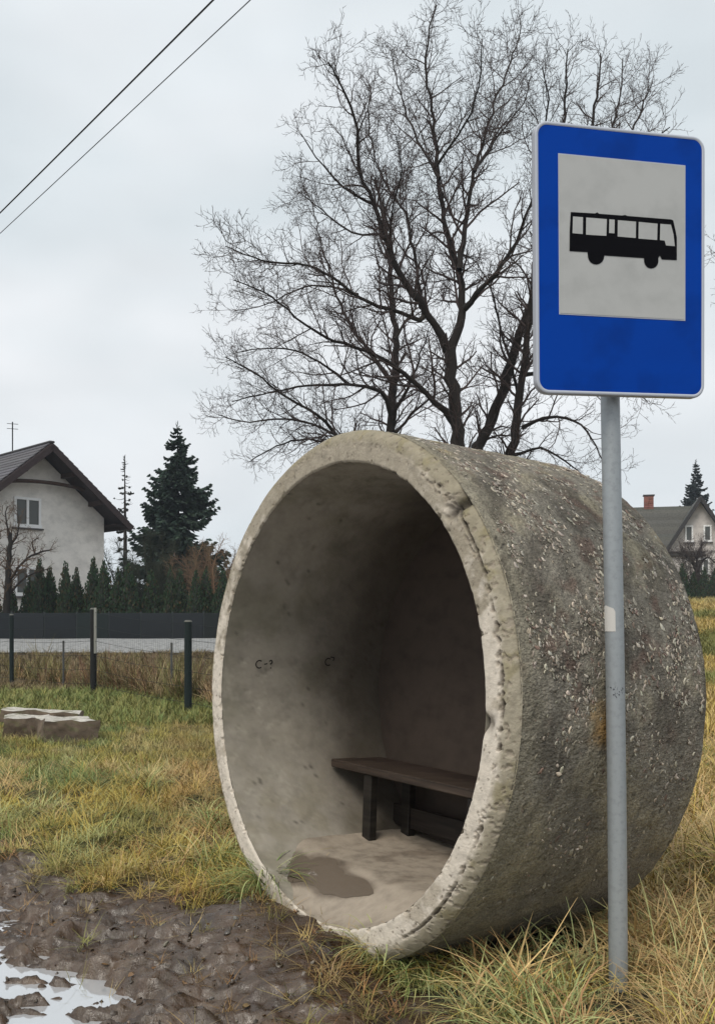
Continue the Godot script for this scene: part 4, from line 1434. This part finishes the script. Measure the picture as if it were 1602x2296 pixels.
# ------------------------------------------------------------------ fences, slabs, wires
func fences() -> void:
	rng.seed = 500
	# the dark screen along the road
	var a := ground_at(-160, 38.6)
	var root := base("dark_fence", Vector3(a.x, a.y, a.z), "long low dark green screen fence between the road and the thujas", "fence")
	for k in 22:
		var x0 := a.x + k * 1.25
		var x1 := x0 + 1.22
		var d0 := 38.6 + (x0 + 8.0) * 0.14
		var g0 := gh(x0, d0)
		var mb := MB.new()
		var hgt := at(0, 1374, d0).y - g0
		mb.box(Vector3((x0 + x1) * 0.5, g0 + hgt * 0.5, -d0) - a, Vector3(1.22, hgt, 0.05), Basis(Vector3.UP, 0.139), vary(Color(0.016, 0.020, 0.022), 0.15), 0.008)
		part("fence_panel", mb.mesh(), M.paint, root)
	for k in 23:
		var x0 := a.x + k * 1.25 - 0.015
		var d0 := 38.6 + (x0 + 8.0) * 0.14 - 0.05
		var mb := MB.new()
		var hgt := at(0, 1371, d0).y - gh(x0, d0)
		mb.box(Vector3(x0, gh(x0, d0) + hgt * 0.5, -d0) - a, Vector3(0.07, hgt, 0.07), Basis(), Color(0.04, 0.05, 0.048), 0.008)
		part("fence_post", mb.mesh(), M.paint, root)
	# wire fence along the meadow: each post a thing
	var spots := [[-130, 22.5, 1380, 0.030], [27, 20.5, 1379, 0.045], [210, 18.4, 1366, 0.062], [422, 14.9, 1394, 0.060], [700, 12.2, 1400, 0.05]]
	var says := ["fence post outside the left edge, end of the wire fence", "thin dark metal fence post at the left edge of the meadow", "fence post with a pale weathered upper half, middle of the wire fence", "thick dark green fence post nearest to the concrete shelter", "fence post hidden behind the concrete shelter"]
	var tops := []
	for k in spots.size():
		var f := ground_at(spots[k][0], spots[k][1])
		var h: float = at(0, spots[k][2], spots[k][1]).y - f.y
		var p := base("fence_post", f, says[k], "fence post", "posts of the wire fence")
		var r: float = spots[k][3]
		var mb := MB.new()
		mb.tube(PackedVector3Array([Vector3(0, -0.2, 0), Vector3(0, h, 0)]), PackedFloat32Array([r, r]), 12, Color(0.008, 0.018, 0.017) if k != 2 else Color(0.015, 0.015, 0.014), true)
		part("shaft", mb.mesh(), M.paint, p)
		if k == 2:
			var lt := MB.new()
			lt.box(Vector3(0.05, h * 0.75, 0.045), Vector3(0.045, h * 0.54, 0.05), Basis(), Color(0.30, 0.30, 0.27), 0.006)
			part("pale_strip", lt.mesh(), M.paint, p)
		var cap := MB.new()
		cap.tube(PackedVector3Array([Vector3(0, h + 0.002, 0), Vector3(0, h + 0.03, 0)]), PackedFloat32Array([r * 1.12, r * 0.8]), 12, Color(0.22, 0.22, 0.2), true)
		part("cap", cap.mesh(), M.paint, p)
		tops.append([f, h])
	for q in [[143, 20.0, 1436], [385, 17.5, 1440]]:
		var f := ground_at(q[0], q[1])
		var h: float = at(0, q[2], q[1]).y - f.y
		var mb := MB.new()
		mb.tube(PackedVector3Array([Vector3(0, -0.2, 0), Vector3(0, h, 0)]), PackedFloat32Array([0.022, 0.022]), 8, Color(0.09, 0.09, 0.085), true)
		var p := base("fence_stake", f, "thin grey stake between the two left fence posts" if q[0] < 200 else "thin grey stake between the pale topped and the thick fence post", "fence stake", "thin stakes of the wire fence")
		part("shaft", mb.mesh(), M.paint, p)
	var w := base("wire_netting", tops[0][0], "sagging wire netting strung between the fence posts", "fence netting")
	for line in 6:
		var mb := MB.new()
		for k in tops.size() - 1:
			var u: Vector3 = tops[k][0] + Vector3(0, tops[k][1] * (0.97 - line * 0.17), 0) - tops[0][0]
			var v: Vector3 = tops[k + 1][0] + Vector3(0, tops[k + 1][1] * (0.97 - line * 0.17), 0) - tops[0][0]
			var lp := PackedVector3Array()
			var lr := PackedFloat32Array()
			for q in 9:
				var t := q / 8.0
				lp.append(u.lerp(v, t) + Vector3(0, -0.03 * sin(t * PI), 0)); lr.append(0.0035)
			mb.tube(lp, lr, 4, Color(0.10, 0.12, 0.12))
		part("wire", mb.mesh(), M.wire, w)
	var ver := MB.new()
	for k in tops.size() - 1:
		var cnt := int(tops[k][0].distance_to(tops[k + 1][0]) / 0.09)
		for q in cnt:
			var t := float(q) / cnt
			var f: Vector3 = tops[k][0].lerp(tops[k + 1][0], t) - tops[0][0]
			var h: float = lerpf(tops[k][1], tops[k + 1][1], t)
			ver.tube(PackedVector3Array([f + Vector3(0, h * 0.12, 0), f + Vector3(0, h * 0.97 - 0.03 * sin(t * PI), 0)]), PackedFloat32Array([0.0012, 0.0012]), 3, Color(0.08, 0.1, 0.1))
	part("mesh_wires", ver.mesh(), M.wire, w).set_meta("kind", "stuff")

func rough_block(size: Vector3, col: Color, seed_: int) -> ArrayMesh:
	var mb := MB.new()
	var q := noise(seed_, 3.0)
	var n := 12
	var h := size * 0.5
	for face in 6:
		var d := face / 2
		var s := -1.0 if face % 2 == 0 else 1.0
		var pts := PackedVector3Array()
		var cols := PackedColorArray()
		for b in n:
			for a in n:
				var v := Vector3.ZERO
				v[d] = s * h[d]
				v[(d + 1) % 3] = lerpf(-h[(d + 1) % 3], h[(d + 1) % 3], a / (n - 1.0)) * s
				v[(d + 2) % 3] = lerpf(-h[(d + 2) % 3], h[(d + 2) % 3], b / (n - 1.0))
				var k := q.get_noise_3dv(v)
				var k2 := q.get_noise_3dv(v * 4.0)
				v += Vector3(q.get_noise_3dv(v + Vector3(9, 0, 0)), q.get_noise_3dv(v + Vector3(0, 9, 0)), q.get_noise_3dv(v + Vector3(0, 0, 9))) * 0.045
				pts.append(v)
				cols.append((col if d != 1 or s < 0 else Color(0.50, 0.47, 0.42)).lerp(Color(0.14, 0.13, 0.07), sstep(0.15, 0.4, k2)) * (1.0 + 0.3 * k))
		mb.grid(n, n, pts, cols, false, false)
	return mb.mesh()

func slabs() -> void:
	var list := [
		[[150, 11.4], Vector3(0.62, 0.24, 0.62), 0.5, "broken concrete slab with a pale top lying in the meadow grass", 0.02],
		[[62, 11.9], Vector3(0.5, 0.24, 0.5), 0.28, "weathered concrete slab left of the pale topped one", 0.02],
		[[95, 12.6], Vector3(1.0, 0.14, 0.4), 0.1, "long flat concrete slab lying behind the other two slabs", 0.14],
	]
	for k in list.size():
		var l: Array = list[k]
		var f := ground_at(l[0][0], l[0][1])
		var p := base("concrete_slab", f, l[3], "concrete slab", "concrete slabs in the meadow")
		part("block", rough_block(l[1], Color(0.16, 0.12, 0.088), 601 + k), M.ring_rim, p, Transform3D(Basis(Vector3.UP, l[2]) * Basis(Vector3.BACK, -0.05), Vector3(0, l[1].y * 0.5 - 0.01 + l[4], 0)))

func wires() -> void:
	for q in [[[0, 478, 15.0], [478, 0, 10.5], 0.0105, "thicker upper overhead cable crossing the sky at the top left"], [[0, 524, 16.0], [561, 0, 10.8], 0.006, "thinner lower overhead cable crossing the sky at the top left"]]:
		var u := at(q[0][0], q[0][1], q[0][2])
		var v := at(q[1][0], q[1][1], q[1][2])
		var o := u.lerp(v, -2.2)
		var lp := PackedVector3Array()
		var lr := PackedFloat32Array()
		for k in 41:
			var t := lerpf(-2.2, 3.0, k / 40.0)
			lp.append(u.lerp(v, t) - o + Vector3(0, 0.015 * (t - 0.5) * (t - 0.5) - 0.004, 0)); lr.append(q[2])
		var mb := MB.new()
		mb.tube(lp, lr, 6, Color.WHITE, true)
		var n := base("overhead_cable", o, q[3], "cable", "")
		part("strand", mb.mesh(), M.wire, n)

# ------------------------------------------------------------------ grasses
func clear_of_ring(x: float, d: float, margin: float) -> bool:
	var p := Vector3(x, 0, -d) - ring_c
	var a := p.dot(Vector3(ring_ax.x, 0, ring_ax.z).normalized())
	var s := p.dot(ring_s)
	return a < -0.02 or a > LENGTH + margin or absf(s) > 0.35 + margin

func grasses() -> void:
	var long_a := [tuft(22, 0.40, 0.0078, 0.05, 0.55, 2.3, 7, 701), tuft(18, 0.46, 0.0072, 0.06, 0.8, 2.0, 7, 702), tuft(24, 0.32, 0.0075, 0.06, 0.65, 2.4, 7, 703)]
	var lying := [tuft(20, 0.36, 0.0072, 0.10, 1.2, 0.6, 5, 711), tuft(18, 0.42, 0.0068, 0.12, 1.3, 0.45, 5, 712), tuft(22, 0.28, 0.0072, 0.10, 1.05, 0.95, 5, 713)]
	var short_a := [tuft(30, 0.13, 0.0055, 0.09, 0.7, 1.0, 4, 721), tuft(26, 0.17, 0.006, 0.10, 0.9, 1.1, 4, 722)]
	var stalks := [tuft(15, 0.85, 0.014, 0.14, 0.3, 0.9, 5, 731), tuft(13, 0.62, 0.02, 0.2, 0.45, 1.3, 5, 732)]
	var far_a := [tuft(26, 0.30, 0.018, 0.22, 0.8, 0.8, 3, 741)]
	var straw := Color(0.56, 0.42, 0.19)
	var gold := Color(0.47, 0.36, 0.09)
	var olive := Color(0.29, 0.26, 0.085)
	var green := Color(0.16, 0.215, 0.065)
	var pale := Color(0.42, 0.43, 0.18)
	var rust := Color(0.40, 0.235, 0.10)
	rng.seed = 800
	var sets := {}
	var add := func(key: String, v: int, t: Transform3D, c: Color) -> void:
		var k := "%s|%d" % [key, v]
		if not sets.has(k): sets[k] = [[], PackedColorArray()]
		sets[k][0].append(t)
		sets[k][1].append(c)
	# meadow left of the shelter
	for k in 7600:
		var d := 4.6 + 9.5 * pow(rng.randf(), 1.35)
		var x := rng.randf_range(-0.46 * d - 0.3, 0.4)
		if not clear_of_ring(x, d, 0.12): continue
		var m := mud_mask(x, d)
		if rng.randf() < m * 1.25 - 0.1: continue
		if d < 8.5 and n_mid.get_noise_2d(x * 2.3 + 90.0, d * 2.8) < -0.12 - 0.35 * rng.randf(): continue
		var w := n_mid.get_noise_2d(x * 0.55 + 3.0, d * 0.45)
		var w2 := n_mid.get_noise_2d(x * 0.8 + 13.0, d * 0.8)
		var c := olive
		if w > -0.02: c = gold
		elif w < -0.3: c = green
		if w2 > 0.16: c = straw
		elif w2 < -0.36: c = pale
		if rng.randf() < 0.28: c = [straw, olive, pale, gold, rust, green][rng.randi() % 6]
		if x > -0.20 * d and d > 6.0: c = c.lerp(rust, 0.5)
		if d > 9.5: c = c.lerp(green, 0.3)
		c = vary(c, 0.28)
		if d < 9.5 and rng.randf() < 0.72:
			add.call("meadow_grass", rng.randi() % 3, place(x, d, rng.randf_range(0.35, 0.8) * (1.0 - 0.4 * m)), c)
		elif d < 9.0 and rng.randf() < 0.4:
			add.call("tussock_grass", rng.randi() % 3, place(x, d, rng.randf_range(0.25, 0.5) * (1.0 - 0.4 * m)), c)
		else:
			add.call("short_turf", rng.randi() % 2, place(x, d, rng.randf_range(0.4, 0.95)), c)
	# tussocks that stand up in it
	for q in [[330, 1800, 0.9, 0], [300, 1770, 0.8, 2], [470, 1880, 0.9, 0], [500, 1960, 0.85, 1], [440, 1950, 0.8, 2], [190, 1720, 0.8, 1], [260, 1790, 0.75, 0], [510, 1880, 0.9, 1], [530, 1990, 0.7, 2], [390, 1930, 0.75, 1], [430, 1780, 0.7, 2], [15, 1600, 1.1, 1], [30, 1610, 1.0, 0], [130, 1735, 0.6, 2]]:
		for e in 5:
			var d: float = EYE * FOCAL / (q[1] - 1382.0) * (1.0 + 0.03 * rng.randfn())
			var x: float = (q[0] - 801.0) / FOCAL * d + 0.07 * rng.randfn()
			if clear_of_ring(x, d, 0.1):
				add.call("tussock_grass", q[3], place(x, d, q[2] * rng.randf_range(0.7, 1.0)), vary([pale, olive, gold, green][rng.randi() % 4], 0.25))
	# grass along the shelter's left foot
	for k in 260:
		var a := rng.randf_range(-0.05, 1.2)
		var p := ring_c + ring_ax * a - ring_s * rng.randf_range(0.5, 0.95)
		add.call("tussock_grass", k % 3, place(p.x, -p.z, rng.randf_range(0.5, 0.9)), vary([pale, olive, gold, green][rng.randi() % 4], 0.25))
	# verge on the right, round the post
	var hub := Vector2.ZERO
	for k in 1900:
		if k % 17 == 0:
			hub = Vector2(0, rng.randf_range(2.6, 5.2))
			hub.x = rng.randf_range(0.02, 0.46 * hub.y + 0.35)
		var stray := 0.075 if k % 4 else 0.3
		var d := hub.y + rng.randfn() * stray
		var x := hub.x + rng.randfn() * stray
		if mud_mask(x, d) > 0.45 + 0.2 * rng.randf(): continue
		if not clear_of_ring(x, d, 0.05): continue
		var p := Vector3(x, 0, -d) - ring_c
		if p.dot(ring_ax) > (-0.22 if p.dot(ring_s) > 0.25 else -0.06) and p.dot(ring_ax) < LENGTH and absf(p.dot(ring_s)) < 1.0: continue
		var near_post := d < 3.66 and d > 2.9 and absf(x - 0.275 * d) < 0.16
		if near_post and rng.randf() < 0.6: continue
		var w := n_mid.get_noise_2d(x * 0.9 + 31.0, d * 0.9)
		var dry := sstep(0.7, 1.1, x + 0.35 * w)
		var c := pale.lerp(green, rng.randf() * 0.7) if rng.randf() > dry else straw.lerp(rust, rng.randf() * 0.6)
		if rng.randf() < 0.2: c = [straw, gold, pale][rng.randi() % 3]
		c = vary(c, 0.3)
		if rng.randf() < 0.55 - 0.25 * dry:
			add.call("tussock_grass", rng.randi() % 3, place(x, d, rng.randf_range(0.42, 0.78) * (0.5 if near_post else 1.0)), c)
		else:
			add.call("meadow_grass", rng.randi() % 3, place(x, d, rng.randf_range(0.5, 0.9) * (0.6 if near_post else 1.0)), c)
	# long loose straw tangled over it
	for k in 170:
		var d := rng.randf_range(2.7, 4.4)
		var x := rng.randf_range(0.35, 0.46 * d + 0.3)
		if mud_mask(x, d) > 0.4 or not clear_of_ring(x, d, 0.3): continue
		if x > 0.72 and x < 1.2 and d < 3.75: continue
		var t := place(x, d, rng.randf_range(0.7, 1.0))
		t.origin.y += rng.randf_range(0.01, 0.05)
		add.call("meadow_grass", rng.randi() % 3, t, vary([straw, rust, pale][rng.randi() % 3] * 1.1, 0.25))
	# tufts against the ring's lower edge
	for k in 34:
		var x := rng.randf_range(0.04, 0.34)
		var d := 4.05 - (x - 0.04) * 0.6 + rng.randfn() * 0.06
		add.call("tussock_grass", k % 3, place(x, d, rng.randf_range(0.5, 0.85)), vary([pale, green, olive, gold][rng.randi() % 4], 0.25))
	# long dry grass behind and to the right of the ring
	for k in 4200:
		if k % 15 == 0:
			hub = Vector2(0, 4.6 + 7.0 * pow(rng.randf(), 1.2))
			hub.x = rng.randf_range(0.22 * hub.y, 0.46 * hub.y + 0.4)
		var stray := 0.10 if k % 3 else 0.4
		var d := hub.y + rng.randfn() * stray
		var x := hub.x + rng.randfn() * stray
		if not clear_of_ring(x, d, 0.30): continue
		var c := straw.lerp(rust, rng.randf() * 0.5) if rng.randf() < 0.75 else gold
		if rng.randf() < 0.1: c = green
		add.call("tussock_grass" if rng.randf() < 0.45 else "meadow_grass", rng.randi() % 3, place(x, d, rng.randf_range(0.7, 1.2)), vary(c, 0.3))
	# the field beyond
	for k in 9000:
		var d := 11.0 + 48.0 * rng.randf() * rng.randf()
		var x := rng.randf_range(0.28 * d, 0.46 * d + 1.0)
		var w := n_lo.get_noise_2d(x * 2.0, d * 1.2)
		var c := straw.lerp(gold, rng.randf()) if w < 0.12 else olive.lerp(green, rng.randf() * 0.6)
		if d > 46.0: c = olive.lerp(straw, 0.4)
		add.call("field_grass", 0, place(x, d, rng.randf_range(0.7, 1.3)), vary(c, 0.2))
	# left far turf up to the road
	for k in 5200:
		var d := rng.randf_range(13.0, 30.0)
		var x := rng.randf_range(-0.47 * d, -0.05 * d)
		var c := green.lerp(olive, rng.randf()) if d < 19.0 else Color(0.16, 0.11, 0.07).lerp(olive, rng.randf() * 0.5)
		add.call("field_grass", 0, place(x, d, rng.randf_range(0.3, 0.75)), vary(c, 0.25))
	# tall brown weeds along the wire fence
	for k in 1500:
		var f := rng.randf()
		var x0 := lerpf(20.0, 520.0, pow(f, 0.6))
		var d := lerpf(21.5, 15.0, pow(f, 0.6)) + rng.randf_range(0.2, 3.2)
		var x := (x0 - 801.0) / FOCAL * d
		var cl := n_mid.get_noise_2d(x * 1.3 + 50.0, d * 0.8)
		if rng.randf() > 0.55 + 1.4 * cl: continue
		var c: Color = [Color(0.36, 0.21, 0.09), Color(0.46, 0.33, 0.18), Color(0.15, 0.08, 0.045), Color(0.20, 0.18, 0.07)][clampi(int(2.0 + cl * 4.0 + rng.randfn() * 0.9), 0, 3)]
		add.call("dry_weeds", rng.randi() % 2, place(x, d, rng.randf_range(0.45, 0.85) * (1.0 + 0.7 * cl)), vary(c, 0.35))
	# dead blades trodden into the mud
	for k in 2600:
		var x := rng.randf_range(-2.3, 1.0)
		var d := rng.randf_range(2.9, 6.2)
		var m := mud_mask(x, d)
		if m < 0.3: continue
		var edge := sstep(-0.9, 0.5, x)
		if rng.randf() > 0.06 + 0.85 * sstep(0.95, 0.4, m) + 0.75 * edge * (0.5 + n_mid.get_noise_2d(x * 2.0, d * 2.0)): continue
		if d > 4.2 and x > -0.5 and not clear_of_ring(x, d, 0.1): continue
		add.call("trodden_grass", rng.randi() % 3, place(x, d, rng.randf_range(0.25, 0.55), 0.004), vary([rust, olive, straw][rng.randi() % 3] * 0.75, 0.3))
	var lump := MB.new()
	var lp := PackedVector3Array()
	var lc := PackedColorArray()
	for b in 5:
		for k in 7:
			var th := PI * b / 4.0
			var ph := TAU * k / 7.0
			var rr := 1.0 + 0.3 * sin(k * 2.3 + b * 1.7)
			lp.append(Vector3(sin(th) * cos(ph) * rr, cos(th) * 0.6, sin(th) * sin(ph) * rr)); lc.append(Color.WHITE)
	lump.grid(7, 5, lp, lc, true, true)
	var gx := []
	var gc := PackedColorArray()
	for k in 13000:
		var x := rng.randf_range(-2.4, 1.0)
		var d := rng.randf_range(2.9, 6.3)
		if mud_mask(x, d) < 0.35 or rng.randf() > 0.35 + 0.5 * n_mid.get_noise_2d(x * 3.0 + 5.0, d * 3.0): continue
		if not clear_of_ring(x, d, 0.0): continue
		var y := gh(x, d)
		if y < -0.062: continue
		var size := 0.002 + 0.013 * pow(rng.randf(), 5.0)
		gx.append(Transform3D(Basis.from_euler(Vector3(rng.randf() * 6.0, rng.randf() * 6.0, rng.randf() * 6.0)).scaled_local(Vector3(size * rng.randf_range(0.8, 1.8), size, size)), Vector3(x, y + size * 0.1, -d)))
		gc.append(vary(Color(0.085, 0.058, 0.04) if rng.randf() < 0.86 else Color(0.25, 0.21, 0.17), 0.4))
	var grit := many("mud_crumbs", lump.mesh(), M.mud, gx, gc)
	tag(grit, "crumbs and grit strewn over the wet mud", "mud crumbs")
	var leaf := MB.new()
	for k in 4:
		var u := k / 4.0
		var v := (k + 1) / 4.0
		var wu := 0.4 * sin(u * PI)
		var wv := 0.4 * sin(v * PI)
		leaf.quad(Vector3(u - 0.5, 0.18 * sin(u * 2.6), -wu), Vector3(v - 0.5, 0.18 * sin(v * 2.6), -wv), Vector3(v - 0.5, 0.18 * sin(v * 2.6) - 0.1, 0), Vector3(u - 0.5, 0.18 * sin(u * 2.6) - 0.1, 0), Color.WHITE)
		leaf.quad(Vector3(u - 0.5, 0.18 * sin(u * 2.6) - 0.1, 0), Vector3(v - 0.5, 0.18 * sin(v * 2.6) - 0.1, 0), Vector3(v - 0.5, 0.18 * sin(v * 2.6), wv), Vector3(u - 0.5, 0.18 * sin(u * 2.6), wu), Color.WHITE)
	var fx := []
	var fc := PackedColorArray()
	for k in 420:
		var x := rng.randf_range(-2.4, 1.2)
		var d := rng.randf_range(2.9, 6.6)
		var y := gh(x, d)
		if y < -0.05 or not clear_of_ring(x, d, 0.05): continue
		var size := rng.randf_range(0.015, 0.038)
		fx.append(Transform3D(Basis.from_euler(Vector3(rng.randfn() * 0.35, rng.randf() * TAU, rng.randfn() * 0.35)).scaled_local(Vector3.ONE * size), Vector3(x, y + 0.006 + (0.05 * (1.0 - mud_mask(x, d))), -d)))
		fc.append(vary([Color(0.12, 0.065, 0.03), Color(0.22, 0.14, 0.07), Color(0.07, 0.045, 0.03)][rng.randi() % 3], 0.3))
	tag(many("fallen_leaves", leaf.mesh(), M.grass, fx, fc), "small brown dead leaves scattered on mud and grass", "leaves")
	var says := {
		"meadow_grass": "flattened yellow and olive winter grass beside the shelter",
		"short_turf": "short green turf towards the wire fence",
		"tussock_grass": "long arching grass tussocks round shelter and sign post",
		"field_grass": "dry grass of the far fields",
		"dry_weeds": "tall brown dead weeds along the wire fence",
		"trodden_grass": "dead blades trodden into the mud",
	}
	for key in sets:
		var parts: PackedStringArray = key.split("|")
		var v := int(parts[1])
		var set_: Array = {"meadow_grass": lying, "short_turf": short_a, "tussock_grass": long_a, "field_grass": far_a, "dry_weeds": stalks, "trodden_grass": lying}[parts[0]]
		var o := many(parts[0], set_[v], M.grass, sets[key][0], sets[key][1])
		o.set_meta("label", says[parts[0]])
		o.set_meta("category", "grass" if parts[0] != "dry_weeds" else "weeds")
